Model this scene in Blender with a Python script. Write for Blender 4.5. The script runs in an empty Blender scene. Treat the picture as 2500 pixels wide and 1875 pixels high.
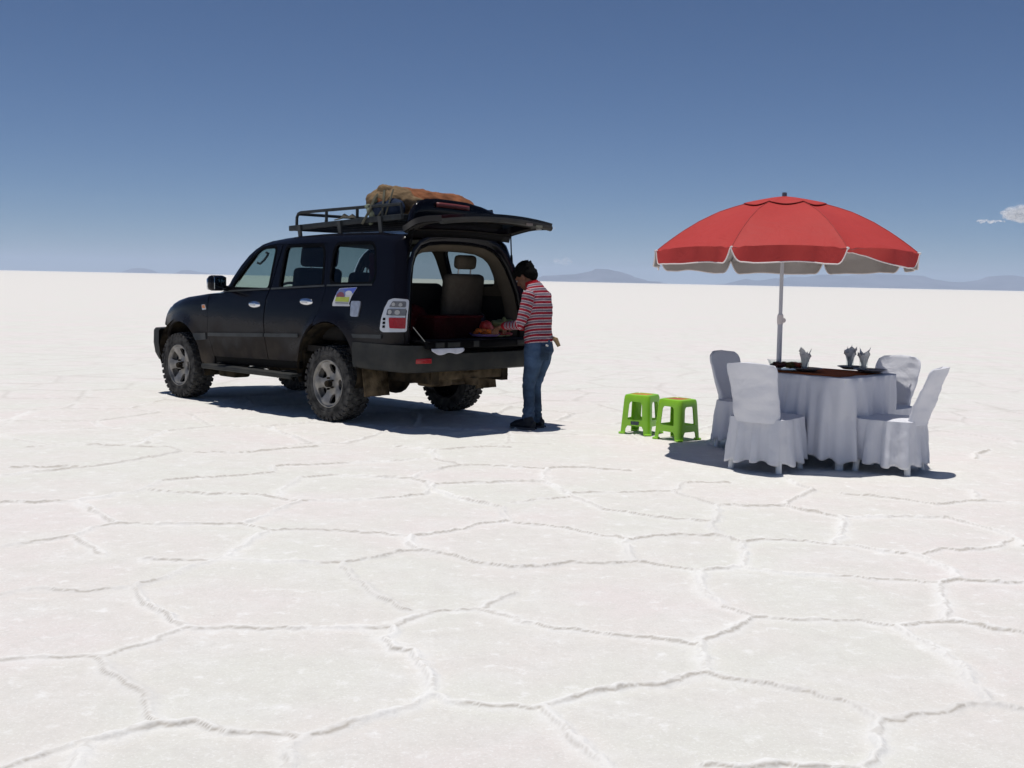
import bpy, bmesh, math, random
import numpy as np
from mathutils import Vector, Matrix, Quaternion
from mathutils.geometry import delaunay_2d_cdt
random.seed(7); rng = np.random.default_rng(11)
S = bpy.context.scene
COL = S.collection
# ------------------------------------------------------------------ camera
PITCH = math.atan(252.9 / 2800.0); ROLL = math.atan2(51.0, 2500.0)
cam_d = bpy.data.cameras.new('camera'); cam = bpy.data.objects.new('camera', cam_d); COL.objects.link(cam)
cam_d.sensor_width = 36.0; cam_d.lens = 2800.0 / 2500.0 * 36.0; cam_d.clip_start = 0.1; cam_d.clip_end = 200000
fw = Vector((0, math.cos(PITCH), -math.sin(PITCH))); up0 = Vector((0, math.sin(PITCH), math.cos(PITCH))); r0 = Vector((1, 0, 0))
cr = r0 * math.cos(ROLL) + up0 * math.sin(ROLL); cu = up0 * math.cos(ROLL) - r0 * math.sin(ROLL)
cam.matrix_world = Matrix(((cr.x, cu.x, -fw.x, 0), (cr.y, cu.y, -fw.y, 0), (cr.z, cu.z, -fw.z, 1.46), (0, 0, 0, 1)))
S.camera = cam
# ------------------------------------------------------------------ sky, sun, exposure
SUN_DIR = Vector((-0.09, 0.045, 1.0)).normalized()          # towards the sun
SUN_EL = math.asin(SUN_DIR.z); SUN_AZ = math.atan2(SUN_DIR.x, SUN_DIR.y)
w = bpy.data.worlds.new('World'); S.world = w; w.use_nodes = True
nt = w.node_tree; bg = nt.nodes['Background']
sky = nt.nodes.new('ShaderNodeTexSky'); sky.sky_type = 'NISHITA'; sky.sun_disc = False
sky.sun_elevation = SUN_EL; sky.sun_rotation = SUN_AZ
sky.altitude = 3700; sky.air_density = 1.0; sky.dust_density = 0.5; sky.ozone_density = 10.0
nt.links.new(sky.outputs[0], bg.inputs[0]); bg.inputs[1].default_value = 0.059
sl = bpy.data.lights.new('sun', 'SUN'); sun = bpy.data.objects.new('sun', sl); COL.objects.link(sun)
sl.energy = 3.6; sl.angle = math.radians(0.53); sl.color = (1.0, 0.965, 0.91)
sun.rotation_mode = 'QUATERNION'; sun.rotation_quaternion = SUN_DIR.to_track_quat('Z', 'Y')
S.view_settings.view_transform = 'Standard'; S.view_settings.look = 'None'
S.view_settings.exposure = 0.0; S.view_settings.gamma = 1.0
S.render.engine = 'CYCLES'
S.cycles.max_bounces = 10; S.cycles.transparent_max_bounces = 16; S.cycles.volume_bounces = 1
# ------------------------------------------------------------------ materials
def mat(name, col, rough=0.6, metal=0.0, spec=0.5, var=0.0, vscale=8.0, bump=0.0, bscale=40.0, col2=None, coat=0.0, emis=None, sss=0.0):
    m = bpy.data.materials.new(name); m.use_nodes = True; n = m.node_tree.nodes; l = m.node_tree.links
    b = n['Principled BSDF']; b.inputs['Roughness'].default_value = rough; b.inputs['Metallic'].default_value = metal
    b.inputs['Specular IOR Level'].default_value = spec; b.inputs['Base Color'].default_value = (*col, 1)
    if coat: b.inputs['Coat Weight'].default_value = coat; b.inputs['Coat Roughness'].default_value = 0.1
    tc = n.new('ShaderNodeTexCoord')
    if var or col2:
        nz = n.new('ShaderNodeTexNoise'); nz.inputs['Scale'].default_value = vscale; nz.inputs['Detail'].default_value = 6
        l.new(tc.outputs['Object'], nz.inputs['Vector'])
        rp = n.new('ShaderNodeValToRGB'); rp.color_ramp.elements[0].position = 0.35; rp.color_ramp.elements[1].position = 0.68
        a = [max(0, c * (1 - var)) for c in col]; c2 = col2 if col2 else [min(1, c * (1 + var)) for c in col]
        rp.color_ramp.elements[0].color = (*a, 1); rp.color_ramp.elements[1].color = (*c2, 1)
        l.new(nz.outputs['Fac'], rp.inputs[0]); l.new(rp.outputs[0], b.inputs['Base Color'])
    if bump:
        n2 = n.new('ShaderNodeTexNoise'); n2.inputs['Scale'].default_value = bscale; n2.inputs['Detail'].default_value = 5
        l.new(tc.outputs['Object'], n2.inputs['Vector'])
        bp = n.new('ShaderNodeBump'); bp.inputs['Strength'].default_value = bump; bp.inputs['Distance'].default_value = 0.01
        l.new(n2.outputs['Fac'], bp.inputs['Height']); l.new(bp.outputs[0], b.inputs['Normal'])
    return m
M = {}
def paint():
    m = mat('car_paint', (0.006, 0.007, 0.013), 0.14, 0, 0.16); n = m.node_tree.nodes; l = m.node_tree.links; b = n['Principled BSDF']
    tc = n['Texture Coordinate']; sp = n.new('ShaderNodeSeparateXYZ'); l.new(tc.outputs['Object'], sp.inputs[0])
    nz = n.new('ShaderNodeTexNoise'); nz.inputs['Scale'].default_value = 3.5; nz.inputs['Detail'].default_value = 8; l.new(tc.outputs['Object'], nz.inputs['Vector'])
    mr = n.new('ShaderNodeMapRange'); mr.inputs['From Min'].default_value = 1.05; mr.inputs['From Max'].default_value = 0.50
    l.new(sp.outputs['Z'], mr.inputs['Value'])
    mu = n.new('ShaderNodeMath'); mu.operation = 'MULTIPLY'; l.new(mr.outputs[0], mu.inputs[0]); mr2 = n.new('ShaderNodeMapRange'); mr2.inputs['From Min'].default_value = .25; mr2.inputs['From Max'].default_value = .70; l.new(nz.outputs['Fac'], mr2.inputs['Value']); l.new(mr2.outputs[0], mu.inputs[1])
    mx = n.new('ShaderNodeMix'); mx.data_type = 'RGBA'; mx.inputs[6].default_value = (0.0045, 0.0045, 0.0075, 1); mx.inputs[7].default_value = (0.085, 0.070, 0.054, 1)
    l.new(mu.outputs[0], mx.inputs[0]); l.new(mx.outputs[2], b.inputs['Base Color'])
    r2 = n.new('ShaderNodeMapRange'); r2.inputs['To Min'].default_value = 0.13; r2.inputs['To Max'].default_value = 0.9
    l.new(mu.outputs[0], r2.inputs['Value']); r2.inputs['From Max'].default_value = 0.4; l.new(r2.outputs[0], b.inputs['Roughness'])
    return m
M['paint'] = paint()
M['grey_plastic'] = mat('grey_plastic', (0.024, 0.027, 0.028), 0.65, 0, 0.2, 0.25, 5, 0.1, 200, (0.042, 0.041, 0.037))
M['moulding'] = mat('moulding', (0.045, 0.050, 0.053), 0.5, 0, 0.2, 0.2, 6)
M['black_trim'] = mat('black_trim', (0.004, 0.004, 0.0045), 0.4, 0, 0.03, 0.2, 12)
M['under'] = mat('underbody_dirt', (0.010, 0.009, 0.008), 0.95, 0, 0.1, 0.3, 9, 0.3, 30, (0.05, 0.038, 0.024))
M['mud'] = mat('dried_mud', (0.05, 0.036, 0.022), 0.95, 0, 0.05, 0.4, 7, 0.5, 60, (0.16, 0.12, 0.075))
M['tyre'] = mat('tyre_rubber', (0.028, 0.028, 0.029), 0.9, 0, 0.15, 0.3, 14, 0.3, 90, (0.085, 0.082, 0.078))
M['rim'] = mat('rim_alloy', (0.25, 0.24, 0.22), 0.55, 0.3, 0.4, 0.25, 9, 0, 40, (0.38, 0.36, 0.33))
M['chrome'] = mat('chrome', (0.62, 0.64, 0.68), 0.16, 1.0)
M['silver'] = mat('silver_lamp_trim', (0.55, 0.56, 0.58), 0.3, 0.4, 0.5)
M['red_lens'] = mat('red_lens', (0.30, 0.008, 0.010), 0.12, 0, 0.5, 0.15, 60)
M['grey_lens'] = mat('clear_lens', (0.10, 0.105, 0.12), 0.12, 0, 0.6, 0.3, 9, 0, 40, (0.17, 0.17, 0.175)); M['reflector_bowl'] = mat('lamp_bowl', (.40, .39, .37), .3, .3)
M['amber'] = mat('amber_lens', (0.62, 0.20, 0.04), 0.2)
M['trim_tan'] = mat('tan_trim', (0.075, 0.062, 0.044), 0.85, 0, 0.2, 0.12, 6, 0.1, 120)
M['trim_dark'] = mat('dark_trim', (0.022, 0.020, 0.018), 0.85, 0, 0.2, 0.15, 6)
M['seat'] = mat('seat_fabric', (0.115, 0.098, 0.075), 0.95, 0, 0.1, 0.1, 20, 0.25, 220)
M['rack'] = mat('rack_steel', (0.022, 0.026, 0.029), 0.55, 0.2, 0.3, 0.3, 20)
M['steel'] = mat('strut_steel', (0.35, 0.35, 0.36), 0.35, 0.9)
def glass(name, tint, gl=0.07, rough=0.03):
    m = bpy.data.materials.new(name); m.use_nodes = True; n = m.node_tree.nodes; l = m.node_tree.links
    for x in list(n):
        if x.type == 'BSDF_PRINCIPLED': n.remove(x)
    t = n.new('ShaderNodeBsdfTransparent'); t.inputs[0].default_value = (*tint, 1)
    g = n.new('ShaderNodeBsdfGlossy'); g.inputs['Roughness'].default_value = rough
    f = n.new('ShaderNodeLayerWeight'); f.inputs[0].default_value = .5
    pw = n.new('ShaderNodeMath'); pw.operation = 'POWER'; pw.inputs[1].default_value = 4.5; l.new(f.outputs['Facing'], pw.inputs[0])
    ma = n.new('ShaderNodeMath'); ma.operation = 'MULTIPLY_ADD'; ma.inputs[1].default_value = .8; ma.inputs[2].default_value = .035; l.new(pw.outputs[0], ma.inputs[0])
    mx = n.new('ShaderNodeMixShader'); l.new(ma.outputs[0], mx.inputs[0]); l.new(t.outputs[0], mx.inputs[1]); l.new(g.outputs[0], mx.inputs[2])
    l.new(mx.outputs[0], n['Material Output'].inputs[0]); return m
M['win'] = glass('window_glass', (0.52, 0.62, 0.60)); M['win_dark'] = glass('privacy_glass', (0.40, 0.46, 0.44)); M['tumbler'] = glass('tumbler_glass', (0.93, 0.95, 0.95))
# ------------------------------------------------------------------ object helpers
def tag(o, label=None, cat=None, group=None, kind=None):
    if label: o['label'] = label
    if cat: o['category'] = cat
    if group: o['group'] = group
    if kind: o['kind'] = kind
    return o
def empty(name, loc, rz=0.0, label=None, cat=None, group=None, sc=1.0):
    o = bpy.data.objects.new(name, None); COL.objects.link(o); o.location = loc; o.rotation_euler = (0, 0, rz)
    o.empty_display_size = 0.1
    return tag(o, label, cat, group)
def link(name, vs, fs, m, parent=None, smooth=True, sharp=None):
    me = bpy.data.meshes.new(name); me.from_pydata([tuple(v) for v in vs], [], [tuple(f) for f in fs]); me.update()
    mats = m if isinstance(m, (list, tuple)) else [m]
    for x in mats: me.materials.append(x)
    if smooth:
        me.polygons.foreach_set('use_smooth', [True] * len(me.polygons))
        if sharp is not None: me.set_sharp_from_angle(angle=math.radians(sharp))
    o = bpy.data.objects.new(name, me); COL.objects.link(o)
    if parent: o.parent = parent
    return o
class MB:
    def __init__(s): s.v = []; s.f = []
    def add(s, vs, fs):
        k = len(s.v); s.v += [tuple(v) for v in vs]; s.f += [tuple(i + k for i in f) for f in fs]; return s
    def box(s, c, d, R=None, bev=0.0, taper=1.0):
        hx, hy, hz = d[0] / 2, d[1] / 2, d[2] / 2
        if bev <= 0:
            pts = [(sx * hx * (taper if sz > 0 else 1), sy * hy * (taper if sz > 0 else 1), sz * hz) for sz in (-1, 1) for sx, sy in ((-1, -1), (1, -1), (1, 1), (-1, 1))]
            fs = [(3, 2, 1, 0), (4, 5, 6, 7), (0, 1, 5, 4), (1, 2, 6, 5), (2, 3, 7, 6), (3, 0, 4, 7)]
        else:
            b = min(bev, hx * .9, hy * .9, hz * .9)
            bm = bmesh.new(); bmesh.ops.create_cube(bm, size=1.0)
            for v in bm.verts: v.co = Vector((v.co.x * 2 * hx * (taper if v.co.z > 0 else 1), v.co.y * 2 * hy * (taper if v.co.z > 0 else 1), v.co.z * 2 * hz))
            bmesh.ops.bevel(bm, geom=bm.edges[:], offset=b, segments=3, profile=0.5, affect='EDGES')
            pts = [v.co.copy() for v in bm.verts]; fs = [[v.index for v in f.verts] for f in bm.faces]; bm.free()
        c = Vector(c); out = []
        for p in pts:
            p = Vector(p)
            if R is not None: p = R @ p
            out.append(p + c)
        return s.add(out, fs)
    def tube(s, pts, r, n=10, cap=True, ry=None, side=None):
        pts = [Vector(p) for p in pts]; k = len(pts); rs = r if isinstance(r, (list, tuple)) else [r] * k
        rys = ry if ry is not None else rs
        if not isinstance(rys, (list, tuple)): rys = [rys] * k
        vs = []; fs = []; nrm = None
        for i, p in enumerate(pts):
            t = (pts[min(i + 1, k - 1)] - pts[max(i - 1, 0)]).normalized()
            if side is not None:
                nrm = Vector(side); nrm = (nrm - t * nrm.dot(t)).normalized()
            elif nrm is None:
                a = Vector((0, 0, 1)) if abs(t.z) < 0.9 else Vector((1, 0, 0)); nrm = (a - t * a.dot(t)).normalized()
            else: nrm = (nrm - t * nrm.dot(t)).normalized()
            b = t.cross(nrm)
            for j in range(n):
                a = 2 * math.pi * j / n; vs.append(p + nrm * math.cos(a) * rs[i] + b * math.sin(a) * rys[i])
        for i in range(k - 1):
            for j in range(n): fs.append((i * n + j, i * n + (j + 1) % n, (i + 1) * n + (j + 1) % n, (i + 1) * n + j))
        if cap: fs.append(tuple(range(n - 1, -1, -1))); fs.append(tuple((k - 1) * n + j for j in range(n)))
        return s.add(vs, fs)
    def lathe(s, prof, c=(0, 0, 0), n=32, R=None, closed=False):
        c = Vector(c); vs = []; fs = []; k = len(prof)
        for j in range(n):
            a = 2 * math.pi * j / n
            for (r, z) in prof:
                p = Vector((r * math.cos(a), r * math.sin(a), z))
                if R is not None: p = R @ p
                vs.append(p + c)
        kk = k if closed else k - 1
        for j in range(n):
            for i in range(kk):
                a, b = j * k + i, j * k + (i + 1) % k; c2, d = ((j + 1) % n) * k + (i + 1) % k, ((j + 1) % n) * k + i
                fs.append((a, d, c2, b))
        return s.add(vs, fs)
    def ball(s, c, r, R=None, n=12, m=8):
        if not isinstance(r, (list, tuple)): r = (r, r, r)
        prof = [(math.sin(math.pi * i / m), -math.cos(math.pi * i / m)) for i in range(m + 1)]
        vs = []; fs = []; c = Vector(c)
        for i, (q, z) in enumerate(prof):
            for j in range(n):
                a = 2 * math.pi * j / n; p = Vector((q * math.cos(a) * r[0], q * math.sin(a) * r[1], z * r[2]))
                if R is not None: p = R @ p
                vs.append(p + c)
        for i in range(m):
            for j in range(n):
                fs.append((i * n + j, i * n + (j + 1) % n, (i + 1) * n + (j + 1) % n, (i + 1) * n + j))
        return s.add(vs, fs)
    def grid(s, P, wrap=False):
        a = len(P); b = len(P[0]); vs = [p for row in P for p in row]; fs = []
        for i in range(a - 1):
            for j in range(b if wrap else b - 1): fs.append((i * b + j, i * b + (j + 1) % b, (i + 1) * b + (j + 1) % b, (i + 1) * b + j))
        return s.add(vs, fs)
    def go(s, name, m, parent=None, smooth=True, sharp=35, clean=False):
        o = link(name, s.v, s.f, m, parent, smooth, sharp)
        if clean:
            bm = bmesh.new(); bm.from_mesh(o.data); bmesh.ops.remove_doubles(bm, verts=bm.verts, dist=1e-5); bmesh.ops.recalc_face_normals(bm, faces=bm.faces); bm.to_mesh(o.data); bm.free()
            if smooth and sharp is not None: o.data.set_sharp_from_angle(angle=math.radians(sharp))
        return o
def solid(o, t, off=-1):
    md = o.modifiers.new('solid', 'SOLIDIFY'); md.thickness = t; md.offset = off; return o
def resample(poly, step, closed=True):
    out = []; n = len(poly)
    for i in range(n if closed else n - 1):
        a = np.array(poly[i], float); b = np.array(poly[(i + 1) % n], float); L = np.linalg.norm(b - a); k = max(1, int(math.ceil(L / step)))
        for j in range(k): out.append(tuple(a + (b - a) * j / k))
    if not closed: out.append(tuple(poly[-1]))
    return out
def roundpoly(poly, r, seg=4):
    out = []; n = len(poly)
    for i in range(n):
        p0, p1, p2 = (np.array(poly[(i + k - 1) % n], float) for k in range(3))
        d0 = p0 - p1; d2 = p2 - p1; l0 = np.linalg.norm(d0); l2 = np.linalg.norm(d2); rr = min(r, l0 * .45, l2 * .45)
        a = p1 + d0 / l0 * rr; b = p1 + d2 / l2 * rr
        for k in range(seg + 1):
            t = k / seg; out.append(tuple((1 - t) ** 2 * a + 2 * t * (1 - t) * p1 + t * t * b))
    return out
def area(poly): return 0.5 * sum(poly[i][0] * poly[(i + 1) % len(poly)][1] - poly[(i + 1) % len(poly)][0] * poly[i][1] for i in range(len(poly)))
def offset(poly, d):                      # d > 0 grows
    n = len(poly); s = 1 if area(poly) > 0 else -1; out = []
    for i in range(n):
        p0, p1, p2 = (np.array(poly[(i + k - 1) % n], float) for k in range(3))
        e0 = p1 - p0; e1 = p2 - p1; e0 /= np.linalg.norm(e0) + 1e-12; e1 /= np.linalg.norm(e1) + 1e-12
        n0 = np.array([e0[1], -e0[0]]) * s; n1 = np.array([e1[1], -e1[0]]) * s; m_ = n0 + n1; L = np.linalg.norm(m_)
        if L < 1e-6: m_ = n0; k = 1
        else: m_ /= L; k = min(2.0, 1 / max(0.3, m_ @ n0))
        out.append(tuple(p1 + m_ * d * k))
    return out
def inpoly(P, poly):
    x, y = P[:, 0], P[:, 1]; ins = np.zeros(len(P), bool); n = len(poly)
    for i in range(n):
        x1, y1 = poly[i]; x2, y2 = poly[(i + 1) % n]
        c = ((y1 > y) != (y2 > y)); 
        with np.errstate(divide='ignore', invalid='ignore'): xi = (x2 - x1) * (y - y1) / (y2 - y1 + 1e-15) + x1
        ins ^= c & (x < xi)
    return ins
def tri2d(outer, holes=(), step=0.04, bstep=None):
    bstep = bstep or step
    loops = [resample(outer, bstep)] + [resample(h, bstep) for h in holes]
    vs = []; es = []
    for L in loops:
        k = len(vs); vs += L; es += [(k + i, k + (i + 1) % len(L)) for i in range(len(L))]
    A = np.array(loops[0]); lo = A.min(0); hi = A.max(0)
    gx, gy = np.meshgrid(np.arange(lo[0] + step * .5, hi[0], step), np.arange(lo[1] + step * .43, hi[1], step)); G = np.stack([gx.ravel(), gy.ravel()], 1)
    if len(G):
        k = inpoly(G, loops[0])
        for h in loops[1:]: k &= ~inpoly(G, h)
        G = G[k]
        if len(G):
            B = np.array(vs); d = np.min(np.linalg.norm(G[:, None] - B[None], axis=2), axis=1); G = G[d > step * .45]
    allv = [Vector(p) for p in vs] + [Vector((float(a), float(b))) for a, b in G]
    r = delaunay_2d_cdt(allv, es, [], 0, 1e-7)
    V = np.array([tuple(v) for v in r[0]]); F = [f for f in r[2]]
    C = np.array([V[list(f)].mean(0) for f in F]); ok = inpoly(C, loops[0])
    for h in loops[1:]: ok &= ~inpoly(C, h)
    F = [f for f, o in zip(F, ok) if o]
    return V, F
def nrm_of(fn, a, b, e=0.004):
    p = Vector(fn(a, b)); du = Vector(fn(a + e, b)) - Vector(fn(a - e, b)); dv = Vector(fn(a, b + e)) - Vector(fn(a, b - e))
    n = du.cross(dv)
    return p, (n.normalized() if n.length > 1e-12 else Vector((0, 1, 0)))
def panel(name, outer, holes, fn, m, parent, step=0.04, depth=0.0, lift=0.0, mirror=False, bstep=None, mb=None, flip=True):
    """curved sheet cut from the surface fn(a,b); depth adds a returned edge; n = outward"""
    V, F = tri2d(outer, holes, step, bstep); P = []; N = []
    for a, b in V:
        p, n = nrm_of(fn, a, b)
        if flip: n = -n
        P.append(p + n * lift); N.append(n)
    vs = list(P); fs = [list(f) for f in F]
    def tn(f):
        a, b, c = (vs[i] for i in f[:3]); return (b - a).cross(c - a)
    s = sum(1 if tn(f).dot(N[f[0]]) > 0 else -1 for f in F)
    if s < 0: fs = [f[::-1] for f in fs]
    if depth:
        cnt = {}
        for f in fs:
            for i in range(len(f)):
                e = (f[i], f[(i + 1) % len(f)]); cnt[e] = 1
        bd = [e for e in cnt if (e[1], e[0]) not in cnt]; top = {}; bot = {}
        for e in bd:
            for i in e:
                if i not in top: top[i] = len(vs); vs.append(P[i]); bot[i] = len(vs); vs.append(P[i] - N[i] * depth)
        for a, b in bd: fs.append([top[b], top[a], bot[a], bot[b]])
    if mirror:
        vs = [Vector((v.x, -v.y, v.z)) for v in vs]; fs = [f[::-1] for f in fs]
    if mb is not None: mb.add(vs, fs); return None
    return link(name, vs, fs, m, parent, True, 50)
def lerp(a, b, t): return a + (b - a) * t
def sst(t): t = max(0.0, min(1.0, t)); return t * t * (3 - 2 * t)
def vnoise(x, y, seed=0):
    xi = np.floor(x).astype(np.int64); yi = np.floor(y).astype(np.int64); xf = x - xi; yf = y - yi
    def h(a, b):
        n = (a * 374761393 + b * 668265263 + seed * 2147483647) & 0xffffffff; n = ((n ^ (n >> 13)) * 1274126177) & 0xffffffff; n = n ^ (n >> 16); return (n & 0xffff) / 65535.0
    u = xf * xf * (3 - 2 * xf); v = yf * yf * (3 - 2 * yf)
    return (h(xi, yi) * (1 - u) + h(xi + 1, yi) * u) * (1 - v) + (h(xi, yi + 1) * (1 - u) + h(xi + 1, yi + 1) * u) * v
def fbm(x, y, o=4, seed=0):
    t = 0; a = 0.5; s = 0
    for i in range(o): t = t + a * vnoise(x * 2 ** i + 17.3 * i, y * 2 ** i - 9.1 * i, seed + i); s += a; a *= 0.5
    return t / s
# ------------------------------------------------------------------ the salt flat
def px2g(px, py):                                    # where a sight line of the survey meets the ground
    d = fw + cr * ((px - 1250) / 2800) + (-cu) * ((py - 937.5) / 2800); t = -1.46 / d.z; return (d.x * t, d.y * t)
PA = """0,800 80,780 200,772 330,782 480,770 580,768|0,1072 120,1065 300,1065 430,1055 480,1050 620,1010 720,970 785,945|580,768 640,835 720,890 770,920 785,945|0,590 150,570 300,545 335,545 430,508 510,495 700,497 960,497 1060,495|335,545 400,590 450,625|580,768 600,755 710,730 830,680 940,645 1000,628 1080,570 1170,525|630,640 760,650 860,655 940,650 1080,658 1240,660 1400,665 1490,665|1060,495 1140,460 1230,415 1290,395|1060,495 1170,525 1300,525 1450,525 1640,535 1780,545|1190,380 1240,395 1290,395 1500,390 1700,378 1830,365 1870,345 1840,315 1780,298|1190,380 1210,350 1250,320 1290,295 1450,282 1640,290 1780,298|1780,298 1830,270 1900,255 1980,240|1980,240 1890,215 1880,190 1890,172|1890,172 1720,160|1890,172 2100,158 2212,162|1980,240 2212,246|1870,345 1880,322 1960,318 2080,315 2212,310|1870,345 1980,380 2080,400 2170,420|2170,420 2180,480|2180,480 2080,490 1980,515 1850,535 1780,545|1780,545 1770,570 1810,605 1830,608|1830,608 1720,615 1600,645 1490,665|1830,608 1960,630 2100,665 2212,682|1490,665 1480,690 1560,750 1640,810 1750,865|1680,940 1760,910 1830,875 1900,865 2050,862|860,950 980,938 1180,940 1290,947 1450,938 1600,945 1680,940|785,945 860,950|1680,940 1670,990 1720,1040 1790,1050 1820,1110 1850,1180 1860,1240|1860,1240 1960,1262 2090,1275 2212,1275|1860,1240 1780,1290 1690,1310 1560,1350 1480,1380 1380,1395 1310,1415|1310,1415 1200,1415 1060,1405 960,1380 860,1360 710,1355 620,1370 500,1410 370,1440|370,1440 200,1480 60,1520 0,1545|430,1055 480,1110 530,1160 590,1220 640,1290 655,1320 710,1355|1310,1415 1270,1460 1230,1500 1250,1548 1290,1640|2050,862 2130,830 2190,800 2212,790|2050,862 2120,880 2212,900|620,345 480,370 330,400 0,402|620,345 780,358 930,367 1100,366 1190,380|620,345 690,305 850,295 930,292 1170,270|330,400 430,450 510,495|120,163 400,152 560,157 740,160 780,180 650,205|840,183 1070,186 1200,170 1380,158|60,250 380,248 500,230 640,205|390,145 400,110 435,95|730,78 810,68 960,77|0,80 280,72 390,60|1170,270 1180,245 1240,238 1410,236 1510,232 1610,230 1800,214|0,285 60,280 380,248|1130,112 1240,112 1340,140 1460,122 1640,122|370,1440 330,1500 300,1600"""
PB = """0,250 140,255 240,248|140,255 135,300 130,310|0,308 130,310 190,330 255,365|0,402 120,385 255,378 255,365|255,365 290,360 340,357 500,358 620,355 690,355 735,318 830,313 930,315|500,262 420,258 240,248|690,355 780,385 885,415|885,415 970,408 1000,417 1170,415 1200,395 1250,375 1300,345 1220,325 1200,310|885,415 890,455 860,500 890,545|0,488 140,500 260,517 380,540 460,550 500,562|500,562 600,550 690,545 810,547 890,545|500,562 490,600 520,655|0,682 100,678 175,672 240,660 440,665 520,658|520,658 620,670 700,685 820,697|820,697 920,690 1000,680|1000,680 1000,640 990,580 990,575|890,545 940,560 990,575 1090,563 1250,567 1380,578|1380,578 1440,555 1440,500 1440,475 1400,462|1170,415 1280,440 1400,462|1400,462 1500,465 1580,462 1700,462 1880,465 1980,490 2090,520 2170,550|2170,550 2120,580 2050,600 1930,610 1860,605 1790,618 1740,625|1380,578 1500,590 1600,612 1740,625|1740,625 1820,660 1890,695 1925,735|1925,735 1880,750 1850,755|1925,735 2000,742 2120,748 2212,752|1000,680 1110,698 1230,710 1310,712 1480,725 1620,740 1740,748 1850,755|1850,755 1860,820 1860,860 1870,910|1870,910 1800,918 1720,928 1640,938|1640,938 1500,915 1330,912 1200,908 1070,903 1040,900|1040,900 960,940 880,975 820,1000|820,697 820,760 860,810 910,855 980,880 1040,900|0,910 100,920 200,945 330,962 480,978 580,985 660,998 790,1012 820,1000|820,1000 820,1050 840,1090 850,1140|850,1140 740,1155 640,1185 520,1195 420,1215 300,1235 170,1272|0,1275 80,1280 140,1275 170,1272|140,1275 210,1340 260,1400 340,1460 400,1520 430,1548 480,1620|850,1140 950,1165 1060,1178 1180,1200 1300,1225 1400,1250 1470,1265 1550,1310 1600,1345|1600,1345 1590,1400 1610,1450 1600,1500 1520,1548|1600,1345 1700,1315 1800,1305 1900,1280 2040,1268|2040,1268 2120,1280 2212,1295|1640,938 1720,980 1800,1020 1880,1070 1960,1130 2000,1190 2040,1268|1870,910 1960,920 2080,945 2212,965|850,1545 1000,1535 1200,1535 1350,1540 1520,1548 1600,1600|2170,550 2212,590|1430,363 1580,377 1700,390 1830,410 1900,402 2010,395 1980,350|2010,395 2120,400 2212,405|255,365 400,430 560,455 720,475 860,485|2000,210 1995,190 2050,175"""
segs = []
for txt, ox in ((PA, 0.0), (PB, 1250.0)):
    for pl in txt.split('|'):
        pts = [px2g(ox + float(a) * .5651, 1000 + float(b) * .5651) for a, b in (q.split(',') for q in pl.split())]
        wgt = random.uniform(0.75, 1.0)
        for a, b in zip(pts[:-1], pts[1:]): segs.append((a[0], a[1], b[0], b[1], wgt))
def axis(parts):
    out = []; x = parts[0][0]
    for (x0, x1, s0, s1) in parts:
        x = x0
        while x < x1 - 1e-6: out.append(x); x += lerp(s0, s1, (x - x0) / (x1 - x0))
    out.append(parts[-1][1]); return np.array(out)
xp = axis([(0, 2.2, .0105, .012), (2.2, 4.6, .013, .018), (4.6, 12, .03, .12), (12, 60, .2, 3), (60, 600, 6, 60), (600, 40000, 100, 8000)])
gx = np.concatenate([-xp[:0:-1], xp])
gy = np.concatenate([np.array([-40000, -8000, -1500, -300, -60, -15, -4, 0., 1, 1.8]), axis([(2.2, 5, .0085, .011), (5, 7, .011, .016), (7, 12, .017, .035), (12, 40, .04, .3), (40, 200, .5, 6), (200, 2000, 12, 150), (2000, 45000, 300, 6000)])])
GX, GY = np.meshgrid(gx, gy, indexing='ij')
wx = GX + .022 * (fbm(GX * 2.6, GY * 2.6, 2, 5) - .5) * 2 + .028 * (fbm(GX * 11, GY * 11, 3, 9) - .5) * 2 + .004 * (fbm(GX * 50, GY * 50, 1, 19) - .5) * 2
wy = GY + .022 * (fbm(GX * 2.6 + 50, GY * 2.6, 2, 6) - .5) * 2 + .028 * (fbm(GX * 11 + 31, GY * 11, 3, 12) - .5) * 2 + .004 * (fbm(GX * 50 + 9, GY * 50, 1, 29) - .5) * 2
D = np.full(GX.shape, 9.0); side = np.zeros(GX.shape); wt = np.ones(GX.shape)
for (x1, y1, x2, y2, wg) in segs:
    i0, i1 = np.searchsorted(gx, [min(x1, x2) - .3, max(x1, x2) + .3]); j0, j1 = np.searchsorted(gy, [min(y1, y2) - .3, max(y1, y2) + .3])
    X = wx[i0:i1, j0:j1]; Y = wy[i0:i1, j0:j1]; L = (x2 - x1) ** 2 + (y2 - y1) ** 2 + 1e-12
    t = np.clip(((X - x1) * (x2 - x1) + (Y - y1) * (y2 - y1)) / L, 0, 1); dx = X - (x1 + t * (x2 - x1)); dy = Y - (y1 + t * (y2 - y1)); d = np.hypot(dx, dy)
    k = d < D[i0:i1, j0:j1]; D[i0:i1, j0:j1][k] = d[k]; side[i0:i1, j0:j1][k] = (-dy / (d + 1e-6))[k]; wt[i0:i1, j0:j1][k] = wg
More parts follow.
